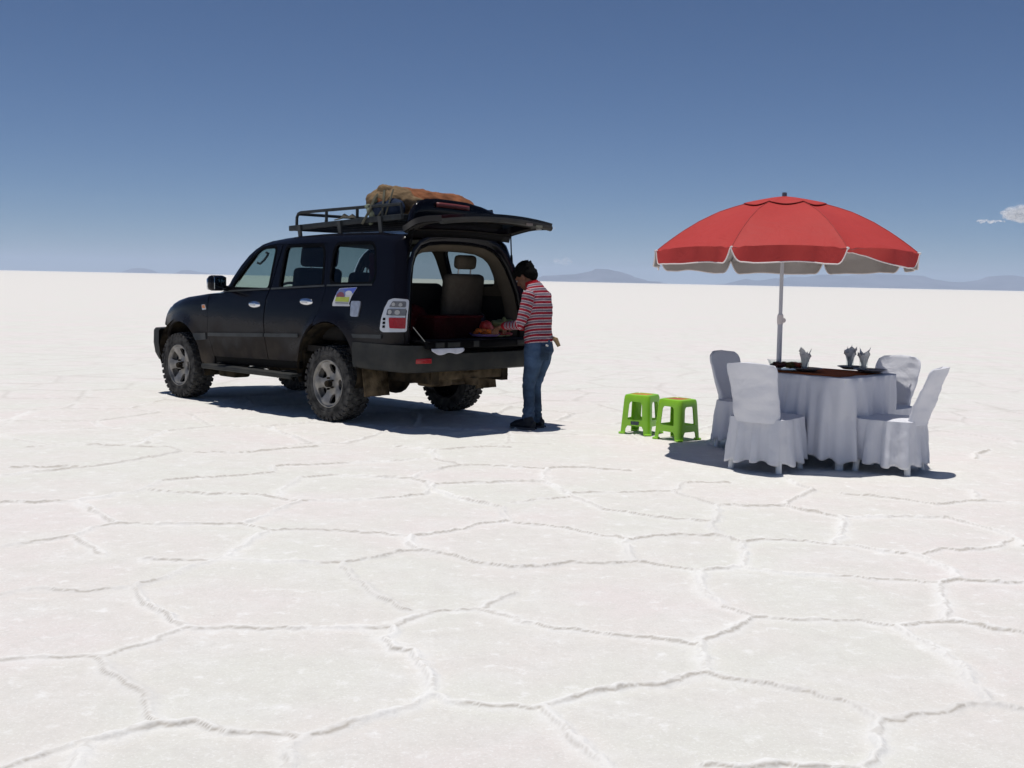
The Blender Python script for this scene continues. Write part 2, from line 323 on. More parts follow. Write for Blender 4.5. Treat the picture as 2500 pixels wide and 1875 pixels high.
# cells further out: jittered Voronoi borders
C_ = 1.0; ci = np.floor(wx / C_).astype(np.int64); cj = np.floor(wy / C_).astype(np.int64)
def hs(a, b, s): 
    n = (a * 73856093 + b * 19349663 + s * 83492791) & 0xffffffff; n = ((n ^ (n >> 15)) * 2246822519) & 0xffffffff; n ^= n >> 13; return (n & 0xffff) / 65535.0
F1 = np.full(GX.shape, 1e9); F2 = F1.copy(); y1s = np.zeros(GX.shape); y2s = y1s.copy(); h1 = y1s.copy(); h2 = y1s.copy()
for a in (-1, 0, 1):
    for b in (-1, 0, 1):
        I = ci + a; J = cj + b; sx = (I + .1 + .8 * hs(I, J, 1)) * C_; sy = (J + .1 + .8 * hs(I, J, 2)) * C_; hv = hs(I, J, 3)
        d = np.hypot(wx - sx, wy - sy); n1 = d < F1; n2 = (~n1) & (d < F2)
        F2 = np.where(n1, F1, np.where(n2, d, F2)); y2s = np.where(n1, y1s, np.where(n2, sy, y2s)); h2 = np.where(n1, h1, np.where(n2, hv, h2))
        F1 = np.where(n1, d, F1); y1s = np.where(n1, sy, y1s); h1 = np.where(n1, hv, h1)
zc = GY * fw.y + 1.46 * -fw.z * 1.0
zc = GY * fw.y + (-1.46) * fw.z
pxv = 937.5 + 2800 * -(GX * cu.x + GY * cu.y - 1.46 * cu.z) / np.maximum(zc, .01); pxu = 1250 + 2800 * (GX * cr.x + GY * cr.y - 1.46 * cr.z) / np.maximum(zc, .01)
traced = (GY > 1) & (pxv > 1085 ) & (pxu > -60) & (pxu < 2560) & (pxv < 1990)
Dv = (F2 - F1) * .55; sv = np.where(y1s < y2s, 1.0, -1.0) * .8
use = ~traced
D = np.where(use, Dv, D); side = np.where(use, sv, side); wt = np.where(use, .35 + .65 * ((h1 + h2) * 7.3 % 1.0), wt)
sp = np.maximum(np.gradient(gx)[:, None] * 1.0, np.gradient(gy)[None, :] * 1.0); ww = np.maximum(.017, sp * .60)
brk = fbm(GX * 4, GY * 4, 3, 21); lump = fbm(GX * 24, GY * 24, 3, 33)
fade = np.clip(.023 / ww, 0, 1)
lumpw = np.exp(-(D / .040) ** 2); ridge = np.exp(-(D / ww) ** 2) * (.5 + .9 * brk) * wt
H = (.015 + .010 * (lump - .5)) * ridge * fade + .013 * lumpw * (lump - .35) * fade * wt - .004 * np.exp(-((D - .06) / .03) ** 2) * fade + .012 * (fbm(GX * .9, GY * .9, 3, 3) - .5) * (np.abs(GY) < 60)
H += .0080 * (fbm(GX * 9, GY * 9, 4, 8) - .5) * fade
H = np.where((np.abs(GX) > 100) | (np.abs(GY) > 100), 0, H)
sd = D * np.where(side > 0, 1, -1)                                   # > 0 on the camera-facing side of a ridge
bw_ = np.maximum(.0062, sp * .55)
stain_shade = np.exp(-((sd - .014 - .0 * bw_) / bw_) ** 2) * np.clip(np.abs(side) * 1.5, .25, 1) * np.clip((fbm(GX * 2.6 + 7, GY * 2.6, 3, 44) - .28) * 6, .22, 1) * (.55 + .45 * wt) * np.clip(fade * 1.5, 0, 1)  # tan deposit plus painted shade along the camera-facing side of each ridge
stain_shade = np.maximum(stain_shade, .45 * np.exp(-(D / .014) ** 2) * (lump < .40) * np.clip(fade * 1.2, 0, 1) * wt)
stain_shade = np.maximum(stain_shade, .22 * np.exp(-(D / (ww * 3.5)) ** 2) * np.clip((fbm(GX * 1.7, GY * 1.7, 2, 55) - .42) * 4, 0, 1) * np.clip(fade * 2, 0, 1))
stain_shade = np.where(use, stain_shade * .5, stain_shade * .88)
nx_, ny_ = GX.shape
vs = np.stack([GX, GY, H], -1).reshape(-1, 3); idx = np.arange(nx_ * ny_).reshape(nx_, ny_)
q = np.stack([idx[:-1, :-1], idx[1:, :-1], idx[1:, 1:], idx[:-1, 1:]], -1).reshape(-1, 4)
me = bpy.data.meshes.new('salt_flat_ground'); me.vertices.add(len(vs)); me.vertices.foreach_set('co', vs.ravel())
me.loops.add(q.size); me.loops.foreach_set('vertex_index', q.ravel().astype(np.int32)); me.polygons.add(len(q))
me.polygons.foreach_set('loop_start', np.arange(0, q.size, 4, dtype=np.int32)); me.polygons.foreach_set('loop_total', np.full(len(q), 4, np.int32))
me.update(); me.polygons.foreach_set('use_smooth', [True] * len(q))
for nm, arr in (('stain_shade', stain_shade), ('crust', np.clip(lumpw * wt * fade, 0, 1))):
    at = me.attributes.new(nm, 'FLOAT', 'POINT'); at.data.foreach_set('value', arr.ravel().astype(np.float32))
gm = bpy.data.materials.new('salt'); gm.use_nodes = True; n = gm.node_tree.nodes; l = gm.node_tree.links; b = n['Principled BSDF']
tc = n.new('ShaderNodeTexCoord')
def nz_(scale, det=5, rough=.6, st=(1, 1, 1)):
    mp = n.new('ShaderNodeMapping'); mp.inputs['Scale'].default_value = st; l.new(tc.outputs['Object'], mp.inputs[0])
    x = n.new('ShaderNodeTexNoise'); x.inputs['Scale'].default_value = scale; x.inputs['Detail'].default_value = det; x.inputs['Roughness'].default_value = rough; l.new(mp.outputs[0], x.inputs['Vector']); return x
def ramp_(src, p0, p1, c0, c1):
    r = n.new('ShaderNodeValToRGB'); r.color_ramp.elements[0].position = p0; r.color_ramp.elements[1].position = p1
    r.color_ramp.elements[0].color = (*c0, 1); r.color_ramp.elements[1].color = (*c1, 1); l.new(src, r.inputs[0]); return r
def mix_(f, a, bb, typ='MIX'):
    x = n.new('ShaderNodeMix'); x.data_type = 'RGBA'; x.blend_type = typ
    for s_, i in ((f, 0), (a, 6), (bb, 7)):
        if isinstance(s_, (int, float)): x.inputs[i].default_value = s_
        elif isinstance(s_, tuple): x.inputs[i].default_value = (*s_, 1)
        else: l.new(s_, x.inputs[i])
    return x.outputs[2]
def fac_(src, a, bb, t0=0., t1=1.):
    r = n.new('ShaderNodeMapRange'); r.inputs[1].default_value = a; r.inputs[2].default_value = bb; r.inputs[3].default_value = t0; r.inputs[4].default_value = t1; l.new(src, r.inputs[0]); return r.outputs[0]
base = mix_(fac_(nz_(.55, 3).outputs[0], .42, .62), (.725, .714, .660), (.752, .697, .670))
base = mix_(fac_(nz_(3.0, 7, .7).outputs[0], .48, .70, 0, .55), base, (.80, .79, .765))
base = mix_(fac_(nz_(11, 6, .65, (1, 1.0, 1)).outputs[0], .57, .72, 0, .75), base, (.90, .895, .88))
base = mix_(fac_(nz_(26, 5, .7).outputs[0], .50, .25, 0, .5), base, (.62, .60, .565))
base = mix_(fac_(nz_(5.5, 8, .75).outputs[0], .50, .32, 0, .55), base, (.66, .635, .595))
base = mix_(fac_(nz_(90, 3, .7).outputs[0], .54, .72, 0, .6), base, (.93, .925, .91))
ac = n.new('ShaderNodeAttribute'); ac.attribute_name = 'crust'; base = mix_(fac_(ac.outputs['Fac'], 0, 1, 0, .8), base, (.90, .89, .87))
as_ = n.new('ShaderNodeAttribute'); as_.attribute_name = 'stain_shade'; base = mix_(fac_(as_.outputs['Fac'], 0.02, .95, 0, .9), base, (.39, .345, .29))  # mixes tan deposit and ridge-side shade into the salt colour
l.new(base, b.inputs['Base Color']); b.inputs['Roughness'].default_value = .8; b.inputs['Specular IOR Level'].default_value = .15
n1 = nz_(38, 8, .8); bp = n.new('ShaderNodeBump'); bp.inputs['Strength'].default_value = .55; bp.inputs['Distance'].default_value = .008; l.new(n1.outputs[0], bp.inputs['Height'])
n3 = nz_(7, 5, .65); bp2 = n.new('ShaderNodeBump'); bp2.inputs['Strength'].default_value = .5; bp2.inputs['Distance'].default_value = .02; l.new(n3.outputs[0], bp2.inputs['Height']); l.new(bp.outputs[0], bp2.inputs['Normal']); l.new(bp2.outputs[0], b.inputs['Normal'])
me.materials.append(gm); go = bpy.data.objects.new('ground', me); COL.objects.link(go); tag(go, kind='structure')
# ------------------------------------------------------------------ far mountains
M['rock'] = mat('far_rock', (0.11, 0.11, 0.13), 0.95, 0, 0.1, 0.35, 0.0025)
def mountain(name, Ds, prof, depth, seed):
    """prof: (pixel x, pixels above horizon); a ridge with foothills in front and behind"""
    xs = np.array([p[0] for p in prof], float); hsx = np.array([p[1] for p in prof], float); N = 150; K = 26
    px = np.linspace(xs[0], xs[-1], N); hh = np.interp(px, xs, hsx); P = []
    for i in range(N):
        X = (px[i] - 1250) / 2800 * Ds; Hh = hh[i] / 2800 * Ds; row = []
        for k in range(K):
            v = k / (K - 1) * 2 - 1
            f = max(0, 1 - abs(v)) ** 1.25
            nn = float(fbm(np.array([i * .16 + seed]), np.array([k * .33 + seed]), 4, seed)[0])
            z = Hh * f * (1 - (1 - f) * .9 * nn) + Hh * .10 * (nn - .5) * f
            row.append((X + 60 * (nn - .5), Ds + v * depth, z - 2.0 * (f < .01)))
        P.append(row)
    mb = MB(); mb.grid(P); o = mb.go(name, M['rock'], None, True, None); tag(o, kind='structure'); return o
mountain('hills', 14000, [(1285, 0), (1320, 14), (1362, 17), (1400, 20), (1430, 27), (1448, 35), (1466, 35), (1478, 34), (1500, 29), (1530, 20), (1555, 12), (1575, 6), (1600, 5), (1612, 0)], 900, 3)
mountain('hills', 15000, [(1760, 0), (1785, 8), (1815, 17), (1835, 12), (1860, 15), (1885, 20), (1900, 18), (1925, 26), (1955, 24), (2000, 32), (2050, 30), (2100, 35), (2180, 36), (2240, 34), (2262, 26), (2300, 20), (2345, 20), (2380, 26), (2405, 36), (2435, 39), (2460, 40), (2500, 34), (2560, 42), (2640, 30), (2720, 22), (2800, 0)], 1200, 8)
mountain('hills', 17000, [(300, 0), (318, 10), (330, 13), (350, 12), (370, 8), (382, 0)], 500, 14)
mountain('hills', 17000, [(430, 0), (442, 9), (460, 10), (478, 6), (500, 4), (520, 0)], 400, 17)
# ------------------------------------------------------------------ clouds beyond the haze
cm = bpy.data.materials.new('cloud'); cm.use_nodes = True; n = cm.node_tree.nodes; l = cm.node_tree.links; b = n['Principled BSDF']
b.inputs['Base Color'].default_value = (.95, .95, .95, 1); b.inputs['Roughness'].default_value = 1; b.inputs['Specular IOR Level'].default_value = 0
lw = n.new('ShaderNodeLayerWeight'); lw.inputs[0].default_value = .5; rp = n.new('ShaderNodeMapRange'); rp.inputs[1].default_value = .05; rp.inputs[2].default_value = .8; rp.inputs[3].default_value = .36; rp.inputs[4].default_value = 0.0
l.new(lw.outputs['Facing'], rp.inputs[0]); l.new(rp.outputs[0], b.inputs['Alpha'])
tr_ = n.new('ShaderNodeBsdfTranslucent'); tr_.inputs[0].default_value = (.95, .95, .95, 1); ad = n.new('ShaderNodeMixShader'); ad.inputs[0].default_value = .5
tp = n.new('ShaderNodeBsdfTransparent'); fin = n.new('ShaderNodeMixShader'); inv = n.new('ShaderNodeMath'); inv.operation = 'SUBTRACT'; inv.inputs[0].default_value = 1.0; l.new(rp.outputs[0], inv.inputs[1])
for lk in list(b.inputs['Alpha'].links): l.remove(lk)
b.inputs['Alpha'].default_value = 1
l.new(b.outputs[0], ad.inputs[1]); l.new(tr_.outputs[0], ad.inputs[2]); l.new(inv.outputs[0], fin.inputs[0]); l.new(ad.outputs[0], fin.inputs[1]); l.new(tp.outputs[0], fin.inputs[2]); l.new(fin.outputs[0], n['Material Output'].inputs[0])
cm2 = cm.copy(); cm2.name = 'thin_cloud'; [x for x in cm2.node_tree.nodes if x.type == 'MAP_RANGE'][0].inputs[3].default_value = .10
def cloud(px, py, wpx, hpx, cnt, m, seed):
    r = random.Random(seed); Ds = 32000.; k = Ds / 2800; mb = MB()
    d = fw + cr * ((px - 1250) / 2800) - cu * ((py - 937.5) / 2800); c = Vector((0, 0, 1.46)) + d * (Ds / d.y)
    for i in range(cnt):
        u = r.uniform(-1, 1); v = r.random(); hh = (1 - u * u) ** .6
        rad = hpx * k * r.uniform(.16, .34) * (.5 + .5 * hh)
        mb.ball((c.x + u * wpx / 2 * k, c.y + r.uniform(-.4, .4) * wpx * k, c.z + (v - .35) * hpx * k * hh * .8), (rad * r.uniform(1, 1.8), rad * 1.3, rad), None, 14, 9)
    o = mb.go('cloud', m, None, True, None); tag(o, kind='structure')
cloud(2498, 528, 84, 38, 90, cm, 1); cloud(2415, 541, 60, 10, 44, cm, 2); cloud(1374, 640, 42, 20, 26, cm2, 3); cloud(1347, 558, 16, 9, 14, cm, 4)
# ------------------------------------------------------------------ dry far air
hz = MB(); hz.box((0, 0, 128), (44000, 44000, 262)); ho = hz.go('haze', None, None, False)
ho.data.materials.clear(); hm = bpy.data.materials.new('haze'); hm.use_nodes = True; hn = hm.node_tree.nodes
for x in list(hn):
    if x.type == 'BSDF_PRINCIPLED': hn.remove(x)
pv = hn.new('ShaderNodeVolumePrincipled'); pv.inputs['Color'].default_value = (.56, .67, .86, 1); pv.inputs['Density'].default_value = 0.82e-4; pv.inputs['Anisotropy'].default_value = 0
hm.node_tree.links.new(pv.outputs[0], hn['Material Output'].inputs['Volume']); ho.data.materials.append(hm); tag(ho, 'thin pale blue haze over the whole salt flat', kind='stuff')
# ------------------------------------------------------------------ the off-road car (x forward, y left, z up)
car = empty('offroad_car', (-1.24, 12.2, 0), 2.377, 'dusty black four-wheel-drive car with open rear hatch and loaded roof rack', 'car')
def Yg(z): return float(np.interp(z, [.30, .5, .65, .8, .95, 1.1, 1.22, 1.27, 1.33, 1.5, 1.8, 2.0], [.875, .895, .91, .922, .922, .912, .897, .886, .872, .832, .758, .70]))
ztx = [-1.3, -.95, -.6, 0, .4, .75, 1.05, 1.25, 1.38, 1.50, 1.60, 1.72, 1.84, 1.95, 2.02, 2.36, 2.8, 3.1, 3.26, 3.38, 3.46, 3.55]
ztz = [1.865, 1.885, 1.905, 1.905, 1.90, 1.885, 1.862, 1.835, 1.80, 1.745, 1.68, 1.565, 1.415, 1.268, 1.25, 1.235, 1.19, 1.14, 1.09, 1.03, .96, .82]
def ZT(x): return float(np.interp(x, ztx, ztz))
def RT(x): return float(np.interp(x, [1.1, 1.4, 1.95, 2.2, 2.5, 3.3, 3.5], [.085, .03, .02, .045, .08, .10, .12]))
def lean(z): return max(0, z - 1.22) * .26
def flare(x, z):
    o = 0
    for cx_, cz, rx, rz in ((2.85, .45, .47, .45), (-.02, .52, .46, .49)):
        if z > .40:
            e = math.hypot((x - cx_) / rx, max(0, (z - cz)) / rz)
            o = max(o, .024 * sst((1.22 - e) / .2) * sst((z - .40) / .1))
    return o
def SF(s, z, inset=0.0):
    """left flank of the body; s = distance along the flank (x until the rear corner)"""
    x = s; y = Yg(z) + flare(s, z) - inset
    if s > 2.45: y -= .20 * ((s - 2.45) / 1.1) ** 2.4
    zt = ZT(s); r = RT(s); u = (z - (zt - r)) / r
    if u > 0: y -= r * (1 - math.sqrt(max(0, 1 - min(u, 1) ** 2)))
    sc = -.98; rr = .13
    if s < sc:
        a = (sc - s) / rr
        if a < math.pi / 2: x = sc - rr * math.sin(a); y -= rr * (1 - math.cos(a))
        else: x = sc - rr; y -= rr + (a - math.pi / 2) * rr
    x += lean(z) * sst((-.45 - s) / .5)
    return Vector((x, y, z))
def ellarc(cx_, cz, rx, rz, a0, a1, n=14): return [(cx_ + rx * math.cos(math.radians(lerp(a0, a1, i / n))), cz + rz * math.sin(math.radians(lerp(a0, a1, i / n)))) for i in range(n + 1)]
W1 = roundpoly([(1.80, 1.318), (1.66, 1.475), (1.50, 1.645), (1.415, 1.715), (1.33, 1.752), (1.09, 1.762), (1.085, 1.318)], .05)
W2 = roundpoly([(.885, 1.332), (.905, 1.765), (.27, 1.778), (.225, 1.70), (.15, 1.375)], .05)
W3 = roundpoly([(.03, 1.392), (.07, 1.79), (-.52, 1.795), (-.61, 1.74), (-.69, 1.50), (-.66, 1.412)], .09)
D1 = [(2.225, 1.235), (2.24, 1.05), (2.22, .79), (2.12, .53), (1.05, .56), (1.085, .75), (1.12, 1.0), (1.10, 1.22), (1.05, 1.34), (.985, 1.79), (1.05, 1.80), (1.25, 1.785), (1.38, 1.75), (1.50, 1.685), (1.66, 1.52), (1.80, 1.385), (1.92, 1.255), (2.02, 1.24)]
D2 = [(.975, 1.79), (1.04, 1.34), (1.09, 1.22), (1.11, 1.0), (1.075, .75), (1.04, .56), (.50, .575)] + [(x + .02, z) for x, z in ellarc(-.02, .52, .49, .52, 10, 62, 9)] + [(.16, 1.10), (.10, 1.22), (.085, 1.36), (.14, 1.60), (.20, 1.80), (.6, 1.80)]
archR = ellarc(-.02, .52, .46, .49, 64, 178, 16)
QB = [(.20, 1.80), (.14, 1.60), (.085, 1.36), (.10, 1.22), (.16, 1.10)] + [(.22, .985)] + archR + [(-.48, .545), (-.50, .80), (-1.15, .835), (-1.15, 1.87), (-.95, 1.885), (-.6, 1.905), (0, 1.905), (.4, 1.90), (.75, 1.885), (1.05, 1.862), (1.25, 1.835), (1.38, 1.80), (1.50, 1.745), (1.60, 1.68), (1.72, 1.565), (1.84, 1.415), (1.97, 1.262), (1.92, 1.255), (1.80, 1.385), (1.66, 1.52), (1.50, 1.685), (1.38, 1.75), (1.25, 1.785), (1.05, 1.80), (.985, 1.79), (.975, 1.79), (.6, 1.80)]
archF = ellarc(2.85, .45, .47, .45, 186, -6, 26)
FN = [(2.24, 1.233), (2.24, 1.05), (2.22, .79), (2.12, .53), (2.13, .44), (2.36, .40)] + archF[1:-1] + [(3.32, .50), (3.34, .82), (3.50, .84), (3.50, .90), (3.46, .955), (3.38, 1.03), (3.26, 1.09), (3.1, 1.14), (2.8, 1.19), (2.36, 1.235)]
def both(name, outer, holes, m, fn=SF, **k):
    r = []
    for mir in (False, True): r.append(panel(name, outer, holes, fn, m, k.pop('parent', car) if False else car, mirror=mir, **k))
    return r
bodyB = MB()
for mir in (False, True):
    panel('', offset(QB, -.002), [W3], SF, None, None, .045, .028, 0, mir, .03, bodyB)
    panel('', offset(FN, -.003), [], SF, None, None, .045, .028, 0, mir, .03, bodyB)
# roof skin
xs_ = [1.30, 1.2, 1.05, .9, .75, .5, .25, 0, -.3, -.6, -.8, -.9, -.98, -1.03, -1.08, -1.12, -1.15]; P = []
for s_ in xs_:
    e = SF(s_, ZT(s_)); row = []
    for i in range(21):
        t = 1 - 2 * i / 20; y = e.y * t; row.append((e.x + (.05 * (1 - t * t) * sst((s_ - .6) / .7)) - .03 * (1 - t * t) * sst((-.6 - s_) / .3), y, e.z + .038 * (1 - t * t)))
    P.append(row)
bodyB.grid(P)
# bonnet
P = []
for s_ in (2.06, 2.2, 2.36, 2.6, 2.8, 2.95, 3.1, 3.2, 3.28, 3.34, 3.38, 3.42, 3.46, 3.50):
    e = SF(s_, ZT(s_)); row = []; wf = sst((s_ - 2.9) / .6)
    for i in range(25):
        t = 1 - 2 * i / 24; row.append((e.x + .13 * (1 - abs(t) ** 2.6) * wf, e.y * t, e.z + .028 * (1 - t ** 4) + .018 * math.exp(-((abs(t) - .55) / .12) ** 2) * (1 - wf)))
    P.append(row)
bodyB.grid(P)
nose = P[-1]
P = [[(a[0] + dx, a[1], a[2] * (1 - t) + .74 * t) for a in nose] for t, dx in ((0.02, .002), (.3, .03), (.7, .045), (1, .04))]
bodyB.grid(P)
# cowl
P = []
for s_, z_ in ((2.06, None), (1.97, 1.262)):
    e = SF(s_, ZT(s_)); P.append([(e.x + .10 * (1 - (1 - 2 * i / 20) ** 2) * (1 if z_ else .2), e.y * (1 - 2 * i / 20), e.z + .01) for i in range(21)])
bodyB.grid(P)
bodyB.go('body', M['paint'], car, True, 45)
# inner lining, so that windows and gaps have something behind them
LN = [(2.2, .5), (2.2, 1.20), (1.93, 1.25), (1.82, 1.38), (1.70, 1.54), (1.57, 1.66), (1.46, 1.73), (1.34, 1.78), (1.2, 1.81), (1.0, 1.83), (.7, 1.85), (0, 1.87), (-.6, 1.87), (-1.15, 1.84), (-1.17, .84), (-.5, .82)] + ellarc(-.02, .52, .50, .54, 150, 30, 12)[0:] + [(.5, .55)]
lin = MB()
for mir in (False, True):
    panel('', LN, [offset(W1, .004), offset(W2, .004), offset(W3, .004)], SF, None, None, .07, 0, -.032, mir, .04, lin)
lo_ = lin.go('interior_lining', M['trim_dark'], car, True, 45)
lt = MB()
LT = [(1.82, 1.30), (1.70, 1.50), (1.57, 1.63), (1.46, 1.70), (1.34, 1.75), (1.2, 1.79), (1.0, 1.81), (0, 1.845), (-.6, 1.85), (-1.12, 1.82), (-1.14, 1.30)]
for mir in (False, True):
    panel('', LT, [offset(W1, .012), offset(W2, .012), offset(W3, .012)], lambda a, b: SF(a, b), None, None, .06, 0, -.05, mir, .04, lt)
P = []
for s_ in (1.25, 1.0, .5, 0, -.5, -.9, -1.08):
    e = SF(s_, ZT(s_) - .05); P.append([(e.x, (e.y - .05) * (1 - 2 * i / 12), e.z + .02 * (1 - (1 - 2 * i / 12) ** 2)) for i in range(13)])
lt.grid(P); lt.go('headliner', M['trim_tan'], car, True, 45)
# doors
def door(outline, win, handle_x, handle_z):
    for mir in (False, True):
        d = panel('door', offset(outline, -.003), [win], SF, M['paint'], car, .045, .028, 0.0, mir, .03)
        sgn = -1 if mir else 1
        h = MB(); p, n_ = nrm_of(SF, handle_x, handle_z); h.ball((p.x, sgn * (p.y + .004), p.z), (.112, .022, .038), None, 16, 10); ho_ = h.go('handle', M['chrome'], d)
        hb = MB(); hb.box((p.x + .005, sgn * (p.y + .024), p.z - .004), (.10, .012, .022), None, .005); hb.go('handle_grip', M['silver'], d)
        for (c0, c1) in (( .5, 1.0),):
            pass
        # window glass and rubber frame
        gl = panel('window', offset(win, .012), [], lambda a, b: SF(a, b), M['win'] if outline is D1 else M['win_dark'], d, .08, 0, -.016, mir, .06)
        panel('window_frame', offset(win, .022), [offset(win, -.008)], SF, M['black_trim'], d, .05, .01, .003, mir, .03)
        # moulding strip
        x0, x1 = (2.20, 1.10) if outline is D1 else (1.075, .47)
        zz = lambda x: .787 + (2.46 - x) * .040
        mo = [(x0, zz(x0) - .038), (x0, zz(x0)), (x1, zz(x1)), (x1, zz(x1) - .038)]
        panel('moulding', mo, [], SF, M['moulding'], d, .06, .02, .016, mir, .05)
        bl = [(x0 if outline is not D1 else 2.0, 1.245 + (0 if outline is D1 else .085)), (x0 if outline is not D1 else 2.0, 1.262 + (0 if outline is D1 else .085)), (1.06, 1.285 + .028), (1.06, 1.268 + .025)]
        xa, xb = (1.98, 1.06) if outline is D1 else (1.03, .11)
        zb = lambda x: 1.262 + (1.98 - x) * .052
        panel('belt_moulding', [(xa, zb(xa)), (xa, zb(xa) + .016), (xb, zb(xb) + .016), (xb, zb(xb))], [], SF, M['moulding'], d, .06, .008, .008, mir, .05)
door(D1, W1, 1.30, 1.145); door(D2, W2, .37, 1.20)
for mir in (False, True):
    sgn = -1 if mir else 1
    q = panel('window', offset(W3, .012), [], SF, M['win_dark'], car, .08, 0, -.016, mir, .06)
    panel('window_frame', offset(W3, .022), [offset(W3, -.008)], SF, M['black_trim'], q, .05, .01, .003, mir, .03)
    zz = lambda x: .787 + (2.46 - x) * .040
    mo = [(-.50, zz(-.50) - .085), (-.50, zz(-.50) - .005), (-.86, zz(-.86) - .01), (-.86, zz(-.86) - .075)]
    mo = [(-.44, .870), (-.42, .905), (-.87, .918), (-.87, .882)]
    panel('moulding', mo, [], SF, M['moulding'], car, .06, .02, .014, mir, .05)
    panel('moulding', [(2.255, .72), (2.255, .795), (2.50, .775), (2.44, .70)], [], SF, M['moulding'], car, .06, .02, .014, mir, .05)
    panel('belt_moulding', [(.07, 1.364), (.07, 1.380), (-.66, 1.398), (-.66, 1.384)], [], SF, M['moulding'], car, .06, .008, .008, mir, .05)
    # side marker lamp
    mk = panel('marker_lamp', roundpoly([(2.21 + .05, 1.06), (2.25 + .05, 1.115), (2.31 + .05, 1.11), (2.29 + .05, 1.05)], .012), [], SF, M['silver'], car, .03, .01, .006, mir)
    panel('lens', roundpoly([(2.28, 1.072), (2.295, 1.108), (2.345, 1.104), (2.335, 1.072)], .01), [], SF, M['amber'], mk, .03, .006, .010, mir)
    # tail lamp: housing, lenses
    tl = panel('tail_lamp', roundpoly([(-.855, .965), (-.865, 1.06), (-.90, 1.17), (-.95, 1.245), (-1.02, 1.265), (-1.15, 1.255), (-1.15, .955), (-.90, .945)], .02), [], SF, M['silver'], car, .035, .03, .018, mir, .02)
    panel('brake_lens', roundpoly([(-1.00, .985), (-.985, 1.085), (-1.135, 1.088), (-1.135, .985)], .012), [], SF, M['red_lens'], tl, .03, .008, .026, mir, .02)
    panel('reversing_lens', roundpoly([(-.945, 1.105), (-.955, 1.165), (-1.13, 1.17), (-1.13, 1.105)], .012), [], SF, M['grey_lens'], tl, .03, .008, .024, mir, .02)
    panel('indicator_lens', roundpoly([(-.975, 1.185), (-1.01, 1.235), (-1.125, 1.235), (-1.125, 1.185)], .012), [], SF, M['grey_lens'], tl, .03, .008, .024, mir, .02)
    for (s0, z0_, rr0) in ((-.99, 1.135, .022), (-1.06, 1.135, .022), (-1.02, 1.208, .016), (-1.08, 1.206, .016)):
        panel('lamp_bowl', [(s0 + rr0 * math.cos(a), z0_ + rr0 * math.sin(a)) for a in np.linspace(0, 6.283, 15)[:-1]], [], SF, M['reflector_bowl'], tl, .03, .002, .0265, mir, .02)
    for k in range(3): panel('vent_slot', [(-.895, .985 + .036 * k), (-.897, 1.008 + .036 * k), (-.932, 1.010 + .036 * k), (-.932, .985 + .036 * k)], [], SF, M['black_trim'], tl, .03, .004, .021, mir, .02)
fu = panel('fuel_flap', roundpoly([(-.385, 1.085), (-.375, 1.20), (-.385, 1.225), (-.515, 1.228), (-.525, 1.20), (-.505, 1.085), (-.49, 1.075), (-.40, 1.075)], .02), [], SF, mat('flap_silver', (.33, .36, .42), .35, .5, .5, .15, 20), car, .03, .012, .012)
# sticker on the quarter panel: sky, hut, grass, printed lines
stk = panel('sticker', roundpoly([(-.075, 1.20), (-.10, 1.27), (-.145, 1.345), (-.42, 1.362), (-.36, 1.275), (-.335, 1.20), (-.355, 1.175), (-.075, 1.168)], .01), [], SF, mat('sticker_white', (.52, .53, .56), .5), car, .03, .002, .003)
for nm, pl, c_ in (('sticker_sky', [(-.125, 1.30), (-.155, 1.342), (-.415, 1.358), (-.375, 1.30)], (.06, .10, .42)), ('sticker_dome', ellarc(-.185, 1.285, .075, .055, 0, 360, 20)[:-1], (.12, .15, .30)), ('sticker_hut', ellarc(-.185, 1.262, .065, .048, 0, 180, 12), (.17, .05, .07)), ('sticker_cloud', ellarc(-.305, 1.30, .055, .026, 0, 360, 14)[:-1], (.45, .47, .52)),
                   ('sticker_grass', [(-.115, 1.215), (-.12, 1.258), (-.335, 1.262), (-.33, 1.215)], (.33, .38, .06)), ('sticker_print', [(-.12, 1.197), (-.12, 1.204), (-.325, 1.206), (-.325, 1.199)], (.15, .15, .17))):
    panel(nm, pl, [], SF, mat(nm, c_, .5), stk, .03, .001, {'sticker_sky': .0042, 'sticker_cloud': .0050, 'sticker_dome': .0056, 'sticker_hut': .0066, 'sticker_grass': .0074, 'sticker_print': .0060}[nm])
# windscreen
ws = []; 
for z_ in np.linspace(0, 1, 12):
    s_ = lerp(1.965, 1.30, z_); e = SF(s_, ZT(s_)); ws.append([(e.x + .10 * (1 - (1 - 2 * i / 16) ** 2) * (1 - .5 * z_), (e.y) * (1 - 2 * i / 16), e.z + .036 * z_ * (1 - (1 - 2 * i / 16) ** 2)) for i in range(17)])
g_ = MB(); g_.grid(ws); wsc = g_.go('windscreen', M['win'], car, True, 60)
# rear opening: painted return, then tan trim
loop = [(.795, .835), (.797, 1.0), (.79, 1.15), (.765, 1.32), (.725, 1.47), (.68, 1.60), (.615, 1.71), (.525, 1.785), (.39, 1.832), (.2, 1.85), (0, 1.855)]
full = loop + [(-a, b) for a, b in loop[::-1][1:]]
def ringrow(ins, dx):
    L = np.array(full); out = []
    for i, (y_, z_) in enumerate(full):
        a = L[max(0, i - 1)]; b_ = L[min(len(L) - 1, i + 1)]; t = b_ - a; t /= np.linalg.norm(t); n_ = np.array([-t[1], t[0]])
        y2, z2 = y_ - n_[0] * -ins, z_ - n_[1] * -ins
        if i in (0, len(L) - 1): z2 = z_
        out.append((-1.105 + lean(z_) + dx, y2, z2))
    return out
fr = MB(); fr.grid([ringrow(-.05, -.012), ringrow(-.02, -.016), ringrow(.0, -.01), ringrow(.03, .01), ringrow(.045, .05)]); fr.go('hatch_frame', M['paint'], car, True, 50)
